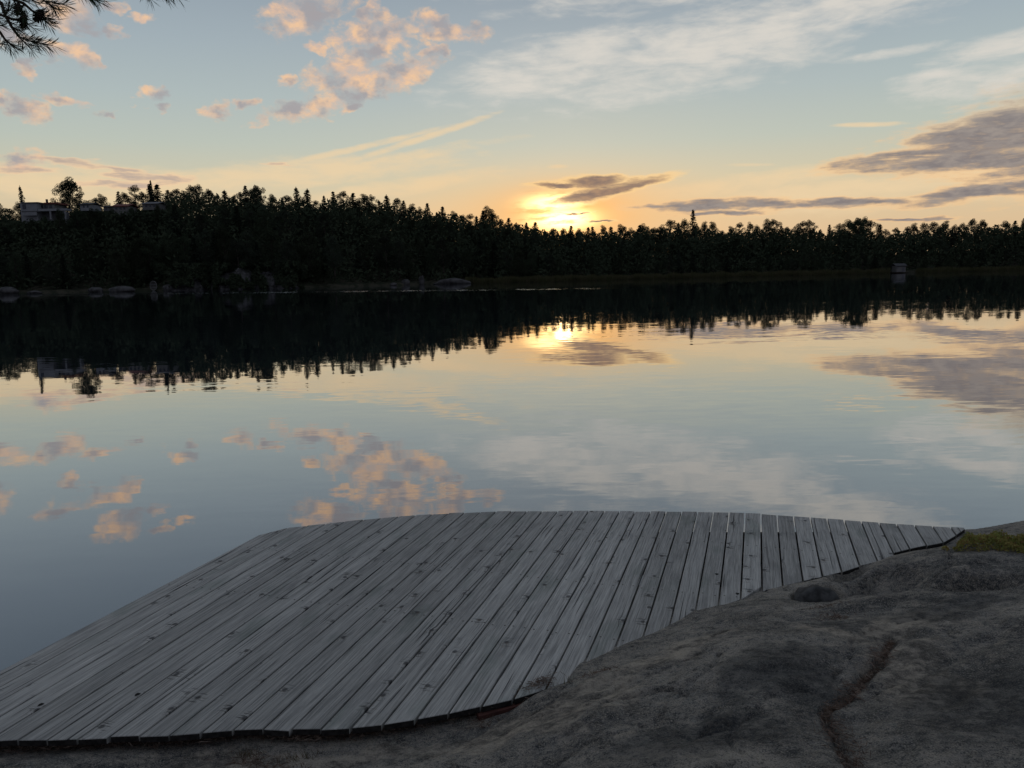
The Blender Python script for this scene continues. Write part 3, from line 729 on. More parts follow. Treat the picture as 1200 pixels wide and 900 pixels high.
def spruce_proto(h, R, seed, sparse=1.0):
    g = np.random.default_rng(seed); C, A, B2 = [], [], []
    zc = h * .06
    while zc < h * .985:
        t = zc / h; r = R * (1 - t) ** .75 * g.uniform(.75, 1.15) * (1 if t > .12 else .8)
        nb = max(5, int((12 - 5 * t) * sparse)); ph = g.uniform(0, 6.28)
        for k in range(nb):
            if g.random() < .12: continue
            q = ph + k * 6.283 / nb + g.normal() * .25; L = max(r * g.uniform(.55, 1.15), .18)
            n = max(2, int(L / .42))
            for j in range(n):
                f = (j + .6) / n
                x = math.cos(q) * L * f; y = math.sin(q) * L * f; z = zc - L * f * g.uniform(.15, .42) + g.normal() * .05
                for _ in range(3):
                    C.append([x + g.normal() * .10, y + g.normal() * .10, z + g.normal() * .09])
                    a = np.array([math.cos(q) + g.normal() * .6, math.sin(q) + g.normal() * .6, -.25 + g.normal() * .35]); a *= g.uniform(.20, .38) / np.linalg.norm(a); A.append(a)
                    b_ = np.cross(a, g.normal(size=3)); b_ *= g.uniform(.07, .15) / np.linalg.norm(b_); B2.append(b_)
        zc += g.uniform(.26, .46)
    for k in range(14):
        C.append([g.normal() * .03, g.normal() * .03, h * (.955 + .045 * k / 14)]); A.append([g.normal() * .05, g.normal() * .05, .22]); B2.append([g.normal() * .06, g.normal() * .06, 0])
    return np.array(C), np.array(A), np.array(B2)
def cloud_proto(h, R, seed, z0, nclump, cr, per, leaf, flat=.7, top=1.0):
    g = np.random.default_rng(seed); C, A, B2 = [], [], []
    limbs = []
    for i in range(nclump):
        t = (i + g.uniform(.1, .9)) / nclump
        z = h * (z0 + (1 - z0) * t) - cr * .6 * (t > .85)
        prof = math.sin(math.pi * min(1, (.16 + .84 * t)) ** top) ** .6 if t < .98 else .1
        q = i * 2.4 + g.normal() * .4; rr = R * prof * g.uniform(.25, .95)
        if i == nclump - 1: rr = .1 * R; z = h - cr * .55
        c = np.array([math.cos(q) * rr, math.sin(q) * rr, z]); limbs.append(c)
        s_ = cr * g.uniform(.6, 1.15) * (1.0 - .35 * t)
        n = int(per * (s_ / cr) ** 2)
        d = g.normal(size=(n, 3)); d /= np.linalg.norm(d, axis=1)[:, None]
        rad_ = s_ * g.uniform(.25, 1.08, (n, 1)) ** .6
        pnt = c + d * rad_ * np.array([1, 1, flat])
        C.append(pnt); a = g.normal(size=(n, 3)); a /= np.linalg.norm(a, axis=1)[:, None]; a *= g.uniform(.6, 1.3, (n, 1)) * leaf
        b_ = np.cross(a, g.normal(size=(n, 3))); b_ /= np.linalg.norm(b_, axis=1)[:, None]; b_ *= leaf * .45
        A.append(a); B2.append(b_)
    return np.concatenate(C), np.concatenate(A), np.concatenate(B2), limbs
def tree_proto(kind, h, seed):
    limbs = []
    if kind == 'spruce': C, A, B2 = spruce_proto(h, h * random.uniform(.22, .28), seed); mt, bk = SPR, BARK
    elif kind == 'pine': C, A, B2, limbs = cloud_proto(h, h * .24, seed, random.uniform(.22, .38), 34, h * .095, 330, .15, .7, .75); mt, bk = PIN, BARK
    elif kind == 'birch': C, A, B2, limbs = cloud_proto(h, h * .24, seed, .10, 46, h * .10, 330, .15, .95, .8); mt, bk = DEC, BARK
    elif kind == 'oak': C, A, B2, limbs = cloud_proto(h, h * .36, seed, .12, 70, h * .115, 380, .17, .85, .95); mt, bk = DEC, BARK
    root = empty({'spruce': 'spruce_tree', 'pine': 'pine_tree', 'birch': 'birch_tree', 'oak': 'broadleaf_tree'}[kind])
    cr = card_mesh('crown', C, A, B2, mt); cr.parent = root
    tb = MB().tube([(0, 0, -1.5), (0, 0, h * .25), (h * .006, 0, h * .6), (0, 0, h * .95)], [h * .017, h * .013, h * .008, .03], 7)
    for L in limbs[::2]:
        zb = max(L[2] - abs(np.hypot(L[0], L[1])) * .6 - .5, h * .15)
        tb.tube([(0, 0, zb), (L[0] * .5, L[1] * .5, (zb + L[2]) / 2), tuple(L)], [.09, .06, .03], 5)
    tb.build('trunk', bk, root, True)
    root['h'] = h; root['kind_'] = kind
    return root
protos = {'spruce': [tree_proto('spruce', 14, 100 + i) for i in range(5)], 'pine': [tree_proto('pine', 14, 200 + i) for i in range(5)],
          'birch': [tree_proto('birch', 13, 300 + i) for i in range(4)], 'oak': [tree_proto('oak', 12, 400 + i) for i in range(2)]}
used = set()
NTREE = 0
def place_tree(kind, x, y, zb, h, label, cat=None, group=None, wid=1.0, pick=None):
    global NTREE
    pr = protos[kind][random.randrange(len(protos[kind])) if pick is None else pick]
    if pr.name not in used: r = pr; used.add(pr.name)
    else:
        r = pr.copy(); COL.objects.link(r)
        for ch in pr.children:
            c = ch.copy(); COL.objects.link(c); c.parent = r
    s_ = h / pr['h']; r.location = (x, y, zb); r.rotation_euler = (random.gauss(0, .025), random.gauss(0, .025), random.uniform(0, 6.28))
    r.scale = (s_ * wid, s_ * wid, s_)
    r['label'] = label; r['category'] = cat or 'tree'
    if group: r['group'] = group
    elif 'group' in r: del r['group']
    NTREE += 1
    return r
def put(kind, az, dr, top_el, label, group=None, wid=1.0, hmin=5, pick=None, cat=None):
    x, y = pol(az, dr); z = float(terr(np.array([az]), np.array([dr]))[0]); r = math.hypot(x, y)
    top = CAMH + r * math.tan(rad(top_el)); h = top - z
    if h < hmin: h = hmin
    return place_tree(kind, x, y, z - .2, h, label, cat, group, wid, pick)
def az_px(px, py=250): return azel(px, py)[0]
def zone(px): return ('left', 'hill') if px < 420 else (('middle', 'slope') if px < 740 else ('right', 'shore'))
KN = {'spruce': 'pointed dark spruce', 'pine': 'dark pine with clumped crown', 'birch': 'rounded dark birch'}
random.seed(5)
# trees one can point at
put('oak', az_px(79, 230), 52, azel(79, 206)[1], 'tall broad round-crowned tree rising above the white house on the hilltop', wid=.8, pick=0)
put('spruce', az_px(27, 230), 66, azel(27, 217)[1], 'small thin spruce standing alone on the skyline behind the flat white house', wid=.75, pick=1)
put('spruce', az_px(812, 260), 30, azel(812, 245)[1], 'tallest pointed spruce on the low right skyline under the thin grey cloud', wid=1.05, pick=0)
put('oak', az_px(1008, 260), 32, azel(1008, 253)[1], 'broad round-topped tree standing above its neighbours on the right skyline', wid=.85, pick=1)
put('birch', az_px(571, 260), 50, azel(571, 240)[1], 'leafy round tree on the skyline just left of the setting sun', wid=1.15, pick=1)
put('oak', az_px(301, 230), 58, azel(303, 215)[1], 'wide bushy tree on the left skyline beside a notch of open sky', wid=.8, pick=1)
put('spruce', az_px(178, 230), 64, azel(178, 211)[1], 'thin spruce tip rising over the small house with the grey roof', wid=.8, pick=2)
for px_t, y_t in ((68, 243), (89, 240), (109, 242), (117, 243), (129, 243), (154, 240), (161, 243), (186, 238), (51, 252), (37, 254), (142, 249)):
    put('birch', az_px(px_t, 245), 37, azel(px_t, y_t)[1], 'low bushy birch growing in front of the hilltop houses', 'birches before the hilltop houses', wid=.8, hmin=3)
# skyline row
px = -85.0
while px < 1290:
    z_, g_ = zone(px)
    if px < 250: kd = random.choices(['pine', 'spruce', 'birch'], [6, 3, 2])[0]
    elif px < 480: kd = random.choices(['pine', 'spruce', 'birch'], [4, 4, 3])[0]
    elif px < 760: kd = random.choices(['pine', 'spruce', 'birch'], [4, 4, 3])[0]
    else: kd = random.choices(['pine', 'spruce', 'birch'], [5, 2, 4])[0]
    a_ = az_px(px, 250); dr = ridge_dr(a_) + random.uniform(-4, 9)
    el = float(sky_el(a_)) - random.choice([0, .05, .15, .3, .5]) + (.05 if px < 700 else .2)
    gr = f'{kd} trees on the skyline of the {z_} {g_}'
    put(kd, a_, dr, el, f'{KN[kd]} on the skyline of the {z_} {g_}', gr, wid=random.uniform(.95, 1.35) * (1.35 if kd == 'spruce' else 1))
    px += random.uniform(7, 12.5)
houses_px = (18, 192)
for (d0, d1, step, lo, hi, nm) in ((.50, .72, 14.5, 1.0, 2.0, 'upper slope'), (.10, .32, 13.5, 2.3, 3.8, 'waterline')):
    px = -80.0 + random.uniform(0, 8)
    while px < 1285:
        z_, g_ = zone(px); a_ = az_px(px, 290); dr = max(ridge_dr(a_) * random.uniform(d0, d1), 4.5)
        kd = random.choices(['pine', 'spruce', 'birch'], [3, 3, 4])[0]
        el = float(np.interp(a_, smooth_az, _e)) - random.uniform(lo, hi) * (1 if px < 500 else .75)
        if houses_px[0] < px < houses_px[1]: el = min(el, azel(px, 264)[1] - random.uniform(0, .6))
        if nm == 'waterline' and 225 < px < 345: dr = 7.5
        gr = f'{kd} trees of the {z_} {g_}, {nm}'
        wh = {'upper slope': 'in the forest mass below the skyline', 'waterline': 'in the front row near the water'}[nm]
        put(kd, a_, dr, el, f'{KN[kd]} {wh} on the {z_} {g_}', gr, wid=random.uniform(.95, 1.3) * (1.25 if kd == 'spruce' else 1), hmin=4.5)
        px += step * random.uniform(.8, 1.25)
print('trees', NTREE)
for l_ in protos.values():
    for r in l_:
        if r.name not in used:
            for ch in list(r.children): bpy.data.objects.remove(ch)
            bpy.data.objects.remove(r)
# understorey filling the wood: nobody could count it
N = 190000
a_ = rng.uniform(-60, 60, N); dr_ = rng.uniform(0, 1, N) ** .8 * (ridge_dr(a_) + 18) + 3.5
tz_ = terr(a_, dr_); x_, y_ = pol(a_, dr_)
hh = (3.0 + 4.5 * sstep(dr_, 4, 16)) * (1 + .8 * fbm(a_ * 3.1, dr_ * .3, 3)) * np.where(np.abs(a_) > 37, 1.9, 1.0)
C_ = np.stack([x_, y_, tz_ + hh * rng.uniform(0, 1, N)], 1)
r_ = np.hypot(x_, y_); elc = np.degrees(np.arctan2(C_[:, 2] - CAMH, r_))
keep = elc < np.minimum(np.interp(a_, smooth_az, _e), sky_el(a_)) - np.where(a_ > 8, .22, .38) - .7 * np.abs(fbm(a_ * 1.9, a_ * 0 + 5, 4))
hz = (a_ > az_px(12)) & (a_ < az_px(195)); keep &= ~(hz & (elc > np.where(a_ < az_px(82), azel(50, 257)[1], azel(130, 248)[1])))
C_ = C_[keep]
a3 = rng.uniform(az_px(8), az_px(200), 16000); d3_ = rng.uniform(36, 72, 16000); x3, y3 = pol(a3, d3_); t3 = terr(a3, d3_)
lim = CAMH + np.hypot(x3, y3) * np.tan(np.radians(np.interp(a3, [az_px(8), az_px(80), az_px(84), az_px(200)], [azel(8, 257)[1], azel(80, 256)[1], azel(84, 247)[1], azel(200, 244)[1]])))
C_ = np.concatenate([C_, np.stack([x3, y3, t3 + np.maximum(lim - t3 - .3 - .8 * rng.random(16000), .3) * rng.uniform(0, 1, 16000)], 1)])
a2 = rng.uniform(azel(185, 330)[0], azel(360, 330)[0], 26000); zz = rng.uniform(.2, 6.2, len(a2)); k2 = fbm(a2 * 2.6, zz * .5, 4) > .10 - .02 * zz
a2, zz = a2[k2], zz[k2]; x2, y2 = pol(a2, -.6 + zz * .8 + rng.uniform(-1.2, .6, len(a2))); C_ = np.concatenate([C_, np.stack([x2, y2, zz], 1)])
A_ = rdir(len(C_), .2) * rng.uniform(.35, .75, (len(C_), 1)); B_ = perp(A_) * rng.uniform(.15, .35, (len(C_), 1))
tag(card_mesh('undergrowth', C_, A_, B_, DEC), 'dense dark undergrowth filling the wood between the trees across the lake', 'undergrowth', kind='stuff')
# bushes leaning out over the waterline
# reeds along the middle and right of the far shore
N = 16000
a_ = rng.uniform(azel(545, 330)[0], azel(1290, 316)[0], N); dr_ = rng.uniform(-3.2, 1.2, N) + .8 * np.sin(a_ * 2.3)
gap_ = np.abs(a_ - azel(1058, 316)[0]) < .75
a_, dr_ = a_[~gap_], dr_[~gap_]
x_, y_ = pol(a_, dr_); n = len(x_)
L = rng.uniform(.55, 1.0, n) * (1 + .35 * fbm(a_ * 1.5, a_ * 0, 3))
C_ = np.stack([x_, y_, -.1 + L * .9], 1); A_ = np.stack([rng.normal(size=n) * .1, rng.normal(size=n) * .1, L], 1); B_ = np.stack([rng.uniform(.03, .07, n), rng.normal(size=n) * .02, np.zeros(n)], 1)
REED = leafmat('reeds', (.085, .095, .045), (.12, .12, .06), (.15, .13, .08), .5, .3)
tag(card_mesh('reeds', C_, A_, B_, REED), 'pale reed bed standing in the shallows along the far right shore', 'reeds', kind='stuff')

# cliff and shore rocks
ROCKF = simple('far_rock', (.060, .057, .058), .9, .45, .8)
V, a0_, a1_ = [], azel(192, 330)[0], azel(352, 330)[0]
na, nh = 150, 26
for j in range(nh):
    for i in range(na):
        f = i / (na - 1); a = a0_ + (a1_ - a0_) * f
        hmax = 5.4 * math.sin(math.pi * f) ** .6 * (.62 + .5 * float(fbm(np.array([f * 9]), np.array([3.0]), 4)[0] + .4)) + .3
        t = j / (nh - 1)
        dr = -.6 + 5.5 * t ** 1.6 + 1.3 * float(fbm(np.array([f * 22]), np.array([t * 3]), 4)[0]) + .5 * float(fbm(np.array([f * 60]), np.array([t * 9]), 3)[0])
        x, y = pol(a, dr); V.append((x, y, -.3 + hmax * t))
fq = [(j * na + i, j * na + i + 1, (j + 1) * na + i + 1, (j + 1) * na + i) for j in range(nh - 1) for i in range(na - 1)]
o = meshobj('cliff', V, fq, ROCKF); tag(o, kind='structure')
blist = [(8, 338, 5.0, 1.9, 'low pale boulder at the waterline below the far left trees'), (40, 341, 3.2, .8, 'flat little rock awash at the far left waterline'), (112, 339, 3.4, 1.4, 'rounded rock at the waterline under the hilltop houses'),
         (143, 339, 6.2, 1.5, 'long low pale rock slab left of the small pale boat'), (198, 338, 2.6, 1.8, 'grey rock at the waterline right of the small pale boat'), (461, 334, 1.6, .8, 'tiny pale rock at the waterline below the middle slope'),
         (475, 330, 2.2, 1.8, 'small pale pointed rock between a tiny rock and a taller one'), (494, 328, 1.5, 2.6, 'tall narrow pale rock among the dark shore bushes'), (530, 331, 9.0, 1.7, 'long dark rounded rock hump at the middle waterline')]
for i, (x, y, wd, h, lb) in enumerate(blist):
    a = azel(x, y)[0]; q_ = pol(a, -.2 if i not in (6, 7) else 1.0)
    o = lump('boulder', (q_[0], q_[1], h * .25), (wd * .5, min(wd * .4, 1.6), h * .62), ROCKF, i + 20); tag(o, lb, 'rock')

# ------------------------------------------------------------------ buildings
WH = simple('pale_render', (.26, .265, .28), .8, .08, .6)
WH2 = simple('cream_boards', (.175, .17, .165), .8, .1, .8)
DK = simple('dark_roof', (.05, .05, .055), .8)
RDR = simple('red_roof_tiles', (.15, .05, .04), .85, .2, 2)
GLS = simple('window_glass', (.02, .03, .05), .15, spec=.5)
CNC = simple('concrete', (.15, .15, .16), .9, .1, 1)
def hbox(name, px0, px1, py0, py1, Y, dep, mat, parent):
    a = at_y(px0, (py0 + py1) / 2, Y); c = at_y(px1, (py0 + py1) / 2, Y); m_ = (px0 + px1) / 2
    z1 = at_y(m_, py0, Y)[2]; z0 = at_y(m_, py1, Y)[2]
    bm = bmesh.new(); bmesh.ops.create_cube(bm, size=1)
    for v in bm.verts: v.co = Vector(((a[0] + c[0]) / 2 + v.co.x * (c[0] - a[0]), Y + dep / 2 + v.co.y * dep, (z0 + z1) / 2 + v.co.z * (z1 - z0)))
    bmesh.ops.bevel(bm, geom=bm.edges[:], offset=.02, segments=1, affect='EDGES')
    me = bpy.data.meshes.new(name); bm.to_mesh(me); bm.free(); me.materials.append(mat)
    o = bpy.data.objects.new(name, me); COL.objects.link(o); o.parent = parent
    if parent: o.matrix_parent_inverse = Matrix.Translation(-parent.location)
    return o
def gable(name, px0, px1, py_eave, py_ridge, Y, dep, mat, parent, over=.4):
    a = at_y(px0, py_eave, Y); c = at_y(px1, py_eave, Y); ze = (a[2] + c[2]) / 2; zr = at_y((px0 + px1) / 2, py_ridge, Y)[2]
    x0, x1 = a[0] - over, c[0] + over; y0, y1, ym = Y - over, Y + dep + over, Y + dep / 2; th = .18
    V = [(x0, y0, ze), (x1, y0, ze), (x1, ym, zr), (x0, ym, zr), (x1, y1, ze), (x0, y1, ze)]
    V += [(v[0], v[1], v[2] - th) for v in V]
    Fq = [(0, 1, 2, 3), (3, 2, 4, 5), (6, 9, 8, 7), (9, 11, 10, 8), (0, 6, 7, 1), (5, 4, 10, 11), (0, 3, 9, 6), (3, 5, 11, 9), (1, 7, 8, 2), (2, 8, 10, 4)]
    o = meshobj(name, V, Fq, mat); o.parent = parent; o.matrix_parent_inverse = Matrix.Translation(-parent.location)
    return o
def hroot(name, px, py, Y, label, cat='house'):
    q_ = at_y(px, py, Y); r = empty(name, tuple(q_)); tag(r, label, cat); return r
Y1 = at_d(50, 250, 1.0); 
def Ywd(px, dr):
    a = azel(px, 250)[0]; return float(pol(a, dr)[1])
Y = Ywd(50, 44)
h1 = hroot('house', 50, 268, Y, 'flat-roofed white house with a long terrace on the hilltop at far left')
hbox('wall', 24.5, 44, 238, 262, Y, 8, WH, h1); hbox('roof', 24, 44.5, 236.9, 238, Y - .3, 8.6, CNC, h1)
hbox('wall', 44.3, 64, 239.2, 246, Y + 2.2, 6, WH2, h1); hbox('roof', 51, 66, 237.2, 239.1, Y + 1.8, 7, RDR, h1)
t_ = hbox('terrace', 44.4, 78, 244.6, 247.2, Y + .0, 2.4, WH, h1)
hbox('lower_wall', 46, 70, 247.4, 262, Y + 2.3, 5, CNC, h1)
for x in (58.5, 76): hbox('pillar', x, x + 1.6, 247.3, 263, Y + .1, .4, WH, h1)
hbox('window', 26.2, 30.2, 239.6, 245.2, Y - .08, .2, GLS, h1)
for x in (47, 52, 57.5): hbox('window', x, x + 3.3, 240.5, 244.0, Y + 2.1, .2, GLS, h1)
bl = hbox('balcony', 25, 43, 247.0, 248.0, Y - 1.5, 1.5, CNC, h1)
hbox('railing', 25, 43, 248.1, 252.6, Y - 1.35, .1, WH, h1)
hbox('chimney', 53.4, 55.0, 233.4, 237.2, Y + 3.4, .6, DK, h1)
def cottage(x0, x1, ye, yb, yr, Y, roofmat, wallmat, label, wins):
    r = hroot('house', (x0 + x1) / 2, yb, Y, label)
    hbox('wall', x0, x1, ye, yb, Y, 6, wallmat, r); gable('roof', x0, x1, ye, yr, Y, 6, roofmat, r)
    for wx in wins: hbox('window', wx, wx + 2.2, ye + 1.4, ye + 4, Y - .06, .15, GLS, r)
    return r
cottage(94, 105.5, 239.2, 247, 236.6, Ywd(100, 43), DK, WH, 'small white house just right of the broad round-crowned tree', [97, 101.5])
cottage(121, 127.5, 242, 247, 240, Ywd(124, 45), DK, WH2, 'tiny pale house wall glimpsed between dark trees on the hilltop', [123])
cottage(132.5, 149, 241.5, 254, 238.0, Ywd(141, 42), RDR, WH2, 'pale house with a low red roof on the hilltop', [135, 140, 144.5])
cottage(167, 184, 238.5, 246, 235.5, Ywd(175, 44), CNC, WH2, 'small house with a pale grey roof rightmost on the hilltop', [170, 175, 179.5])
Yb = Ywd(1056, -1.5)
bh = hroot('boathouse', 1056, 319.6, Yb, 'small pale boathouse on the waterline of the far right shore', 'boathouse')
hbox('wall', 1051, 1061.5, 311.3, 318.7, Yb, 3.2, WH2, bh); gable('roof', 1050.5, 1062, 311.3, 308.6, Yb, 3.2, DK, bh, .25)
hbox('deck', 1049, 1064, 318.8, 319.4, Yb - 1.4, 4.6, DARKWOOD, bh); hbox('door', 1057.2, 1060.2, 312.8, 318.7, Yb - .05, .12, CNC, bh)
for x in (1050, 1062.5): hbox('post', x, x + .8, 319.45, 322, Yb - 1.2, .2, DARKWOOD, bh)
# pale round boat standing on its stern
q_ = pol(azel(180, 338)[0], .4)
V, Fq = [], []; nr, ns_ = 24, 8
for j in range(ns_):
    t = j / (ns_ - 1); rr = math.cos(t * math.pi / 2 * .96)
    for k in range(nr):
        qq = 2 * math.pi * k / nr; V.append((q_[0] + .78 * rr * math.cos(qq), q_[1] + .75 * math.sin(t * math.pi / 2), 1.2 + 1.12 * rr * math.sin(qq)))
for j in range(ns_ - 1):
    for k in range(nr): Fq.append((j * nr + k, j * nr + (k + 1) % nr, (j + 1) * nr + (k + 1) % nr, (j + 1) * nr + k))
boat = empty('rowing_boat', (q_[0], q_[1], .1)); tag(boat, 'small pale round-ended boat stood upright at the waterline below the wooded hill', 'boat')
o = meshobj('hull', V, Fq, WH2, None, True); o.parent = boat; o.matrix_parent_inverse = Matrix.Translation(-boat.location)
sm_ = o.modifiers.new('thick', 'SOLIDIFY'); sm_.thickness = .07
ring = [(q_[0] + .80 * math.cos(t), q_[1] - .02, 1.2 + 1.14 * math.sin(t)) for t in np.linspace(0, 2 * math.pi, 25)]
o = MB().tube(ring, [.07] * 25, 6, False).build('rim', WH2, None, True); o.parent = boat; o.matrix_parent_inverse = Matrix.Translation(-boat.location)
for zz in (.75, 1.5):
    o = MB().box(q_[0] - .66, q_[0] + .66, q_[1] + .1, q_[1] + .4, zz, zz + .06).build('thwart', WH, None); o.parent = boat; o.matrix_parent_inverse = Matrix.Translation(-boat.location)

# ------------------------------------------------------------------ the pine whose branch hangs into the picture
NEED = leafmat('scots_pine_needles', (.035, .055, .035), (.05, .075, .045), (.13, .10, .05), 8.0, .15)
TWIG = simple('pine_twig_bark', (.055, .040, .030), .9, .3, 30)
CONE = simple('pine_cone', (.05, .035, .028), .8, .4, 60)
tx, ty = -5.0, .4; tz = rz_at(tx, ty)
pine = empty('pine_tree', (tx, ty, tz)); tag(pine, 'pine tree whose needled branch hangs into the top left of the picture', 'tree')
inv = Matrix.Translation(-Vector((tx, ty, tz)))
def adopt(o, par=pine):
    o.parent = par
    o.matrix_parent_inverse = inv
    return o
tr = [(tx, ty, tz - .3), (tx + .05, ty, tz + 2), (tx - .1, ty + .1, tz + 5), (tx + .1, ty + .1, tz + 9), (tx, ty, tz + 13)]
adopt(MB().tube(tr, [.24, .19, .15, .10, .03], 14).build('trunk', BARK, None, True))
NC, NA, NBv = [], [], []
def shoot(p0, p1, dens=1.0, L=.052, r0=.3):
    """needles along a shoot from p0 to p1, bristling forward"""
    p0, p1 = np.array(p0, float), np.array(p1, float); ax = p1 - p0; ln = np.linalg.norm(ax); ax = ax / ln
    n = int(ln * 950 * dens)
    t = rng.uniform(0, 1, (n, 1)); base = p0 + ax * ln * t
    s_ = np.cross(ax, rng.normal(size=(n, 3))); s_ /= np.linalg.norm(s_, axis=1)[:, None]
    f = rng.uniform(.45, 1.0, (n, 1)) + .8 * (t > .93)
    d = ax * f + s_ * rng.uniform(.55, 1.0, (n, 1)) + np.array([0, 0, .08]); d /= np.linalg.norm(d, axis=1)[:, None]
    l = L * rng.uniform(.7, 1.1, (n, 1)) / 2
    wv = np.cross(d, rng.normal(size=(n, 3))); wv /= np.linalg.norm(wv, axis=1)[:, None]
    NC.append(base + d * l); NA.append(d * l); NBv.append(wv * .00115)
def Q(x, y, d=3.5): return tuple(at_d(x, y, d))
def make_branch(wood, shoots, cones):
    global NC, NA, NBv
    mb = MB()
    for pts_, rr in wood: mb.tube(pts_, rr, 7)
    for p0, p1 in shoots: mb.tube([p0, p1], [.0032, .0014], 5)
    br = adopt(mb.build('branch', TWIG, None, True))
    for p0, p1 in shoots: shoot(p0, p1)
    nd = card_mesh('needles', np.concatenate(NC), np.concatenate(NA), np.concatenate(NBv), NEED); NC, NA, NBv = [], [], []
    nd.parent = br
    for c, r in cones:
        me = bpy.data.meshes.new('cone'); bm = bmesh.new()
        # overlapping scales round an egg-shaped core
        g = 2.39996
        bmesh.ops.create_icosphere(bm, subdivisions=2, radius=r * .7)
        for i in range(60):
            t = i / 59; z = r * 1.3 * (1 - 2 * t); rr_ = r * .8 * math.sqrt(max(.05, 1 - (z / (r * 1.45)) ** 2)); a = i * g
            ctr = Vector((math.cos(a) * rr_, math.sin(a) * rr_, z))
            n = Vector((math.cos(a), math.sin(a), -.4)).normalized(); s_ = n.cross(Vector((0, 0, 1))).normalized() * r * .28; u = n * r * .32; v0 = Vector((0, 0, r * .25))
            vs = [bm.verts.new(ctr - s_ * .7 - u + v0), bm.verts.new(ctr + s_ * .7 - u + v0), bm.verts.new(ctr + s_ + u), bm.verts.new(ctr - s_ + u)]
            bm.faces.new(vs)
        bm.to_mesh(me); bm.free(); me.materials.append(CONE)
        o = bpy.data.objects.new('cone', me); COL.objects.link(o); o.location = c; o.rotation_euler = (random.uniform(-.6, .6), random.uniform(-.6, .6), 0); o.parent = br
    return br
q5 = lambda x, y, d=3.5: Q(x / 5, y / 5, d)
tr_at = lambda z: (tx, ty, z)
w1 = [([tr_at(tz + 3.4), Q(-420, -160, 3.6), Q(-150, -60, 3.6), q5(-120, -60, 3.55), q5(10, 20), q5(30, 90), q5(70, 160), q5(110, 215)], [.035, .025, .016, .009, .006, .0055, .005, .004]),
      ([Q(-150, -60, 3.6), Q(-60, 5, 3.6), q5(-60, 60, 3.55), q5(0, 85, 3.55), q5(60, 108), q5(120, 122), q5(145, 130)], [.014, .008, .006, .005, .0045, .004, .003]),
      ([Q(-60, 5, 3.6), q5(-80, 110, 3.6), q5(0, 188, 3.6), q5(30, 232, 3.6), q5(62, 258, 3.6)], [.008, .006, .005, .004, .003]),
      ([q5(-120, -60, 3.55), q5(40, -20, 3.5), q5(140, 20, 3.5), q5(185, 60, 3.5), q5(225, 95, 3.5)], [.009, .006, .005, .004, .003]),
      ([q5(40, -20, 3.5), q5(160, -30, 3.45), q5(245, -5, 3.45), q5(290, 22, 3.45)], [.006, .005, .004, .003])]
s1_ = [(q5(110, 215), q5(225, 262, 3.5)), (q5(150, 235), q5(312, 268, 3.48)), (q5(110, 215), q5(190, 296, 3.55)), (q5(60, 150), q5(150, 200, 3.45)), (q5(62, 258, 3.6), q5(105, 270, 3.6)), (q5(20, 215, 3.6), q5(60, 282, 3.62)), (q5(62, 258, 3.6), q5(90, 292, 3.6)),
       (q5(225, 95), q5(318, 118, 3.5)), (q5(225, 95), q5(298, 148, 3.52)), (q5(190, 62), q5(270, 100, 3.47)), (q5(140, 128), q5(195, 165, 3.5)), (q5(95, 115), q5(150, 95, 3.45)), (q5(30, 90), q5(60, 30, 3.5)), (q5(20, 60), q5(70, 60, 3.5)),
       (q5(250, 0, 3.45), q5(345, 62, 3.45)), (q5(270, 5, 3.45), q5(380, 30, 3.45)), (q5(290, 22, 3.45), q5(330, 72, 3.48)), (q5(140, 20), q5(120, 75, 3.5)), (q5(80, 0), q5(110, 60, 3.52)), (q5(100, -10), q5(175, 10, 3.5)), (q5(-10, 20), q5(30, 45, 3.5)),
       (q5(-30, 150, 3.6), q5(20, 150, 3.6)), (q5(40, 120), q5(100, 150, 3.5)), (q5(185, 0, 3.5), q5(240, 25, 3.5)), (q5(-20, 255, 3.65), q5(40, 262, 3.62)), (q5(-60, 100, 3.6), q5(20, 110, 3.6))]
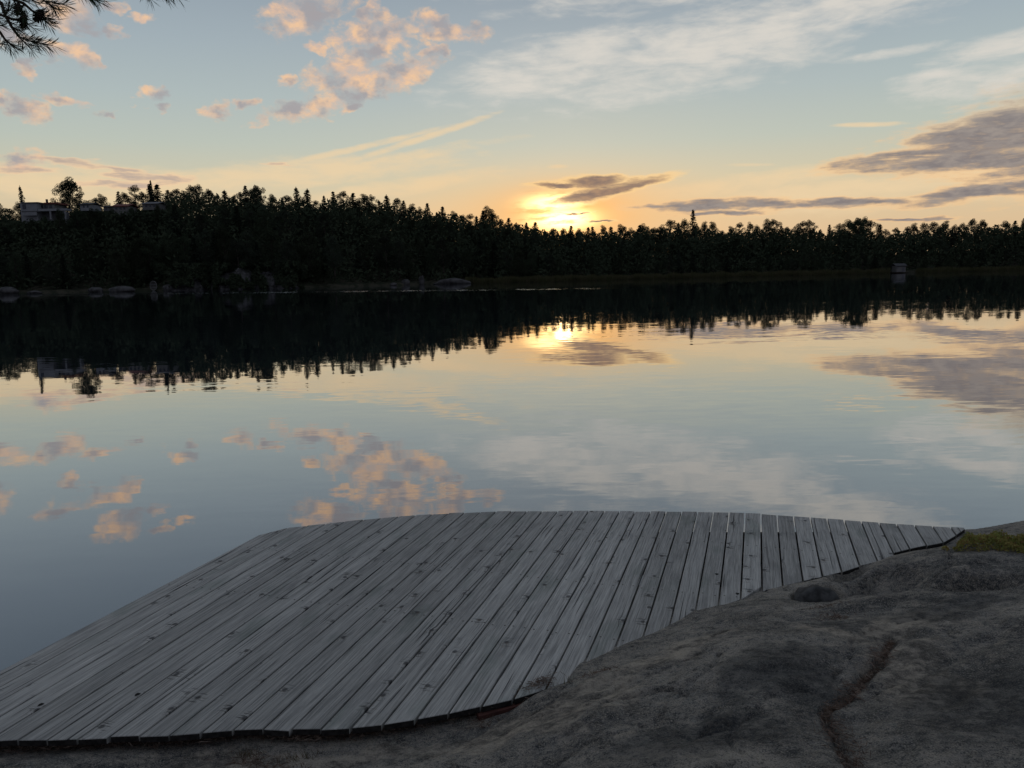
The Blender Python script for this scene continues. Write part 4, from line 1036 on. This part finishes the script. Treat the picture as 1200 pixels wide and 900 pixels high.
make_branch(w1, s1_, [(q5(228, 93, 3.48), .017), (q5(138, 138, 3.48), .013), (q5(140, 100, 3.5), .012), (q5(105, 55, 3.5), .014)])
w2 = [([tr_at(tz + 4.0), Q(-150, -260, 3.6), Q(60, -110, 3.5), Q(95, -30, 3.5), q5(500, -30, 3.45)], [.035, .02, .01, .005, .003]),
      ([Q(60, -110, 3.5), Q(140, -50, 3.4), Q(175, -12, 3.4)], [.008, .005, .003]), ([Q(140, -50, 3.4), Q(185, -25, 3.4), Q(200, -14, 3.4)], [.005, .004, .003])]
s2_ = [(q5(480, -45, 3.45), q5(585, 18, 3.45)), (q5(500, -30, 3.45), q5(605, -5, 3.45)), (q5(440, -60, 3.45), q5(530, -10, 3.45)), (Q(165, -18, 3.4), q5(885, -2, 3.4)), (Q(182, -12, 3.4), q5(985, -18, 3.4)), (Q(195, -14, 3.4), q5(1045, -14, 3.4)), (Q(60, -110, 3.5), Q(85, -60, 3.5)), (Q(120, -70, 3.4), Q(150, -30, 3.4))]
make_branch(w2, s2_, [])
# rest of the crown, above and left of the picture
for i in range(16):
    z = tz + random.uniform(4.6, 12.5); q_ = random.uniform(0, 6.28); L = random.uniform(1.0, 2.3) * (1 - .05 * (z - tz - 4))
    e = np.array([tx + math.cos(q_) * L, ty + math.sin(q_) * L, z + random.uniform(-.1, .5)])
    mid = (np.array([tx, ty, z - .3]) + e) / 2 + np.array([0, 0, .1])
    wood = [([(tx, ty, z - .3), tuple(mid), tuple(e)], [.035, .02, .008])]; sh_ = []
    for k in range(16):
        f = random.uniform(.35, 1); p0 = np.array([tx, ty, z - .3]) * (1 - f) + e * f; p1 = p0 + rng.normal(size=3) * .16 + np.array([math.cos(q_), math.sin(q_), .2]) * .1
        sh_.append((tuple(p0), tuple(p1)))
    make_branch(wood, sh_, [])

sc.render.engine = 'CYCLES'
sc.view_settings.view_transform = 'Standard'; sc.view_settings.look = 'None'; sc.view_settings.exposure = 0; sc.view_settings.gamma = 1
sc.cycles.max_bounces = 6; sc.cycles.caustics_reflective = False; sc.cycles.caustics_refractive = False
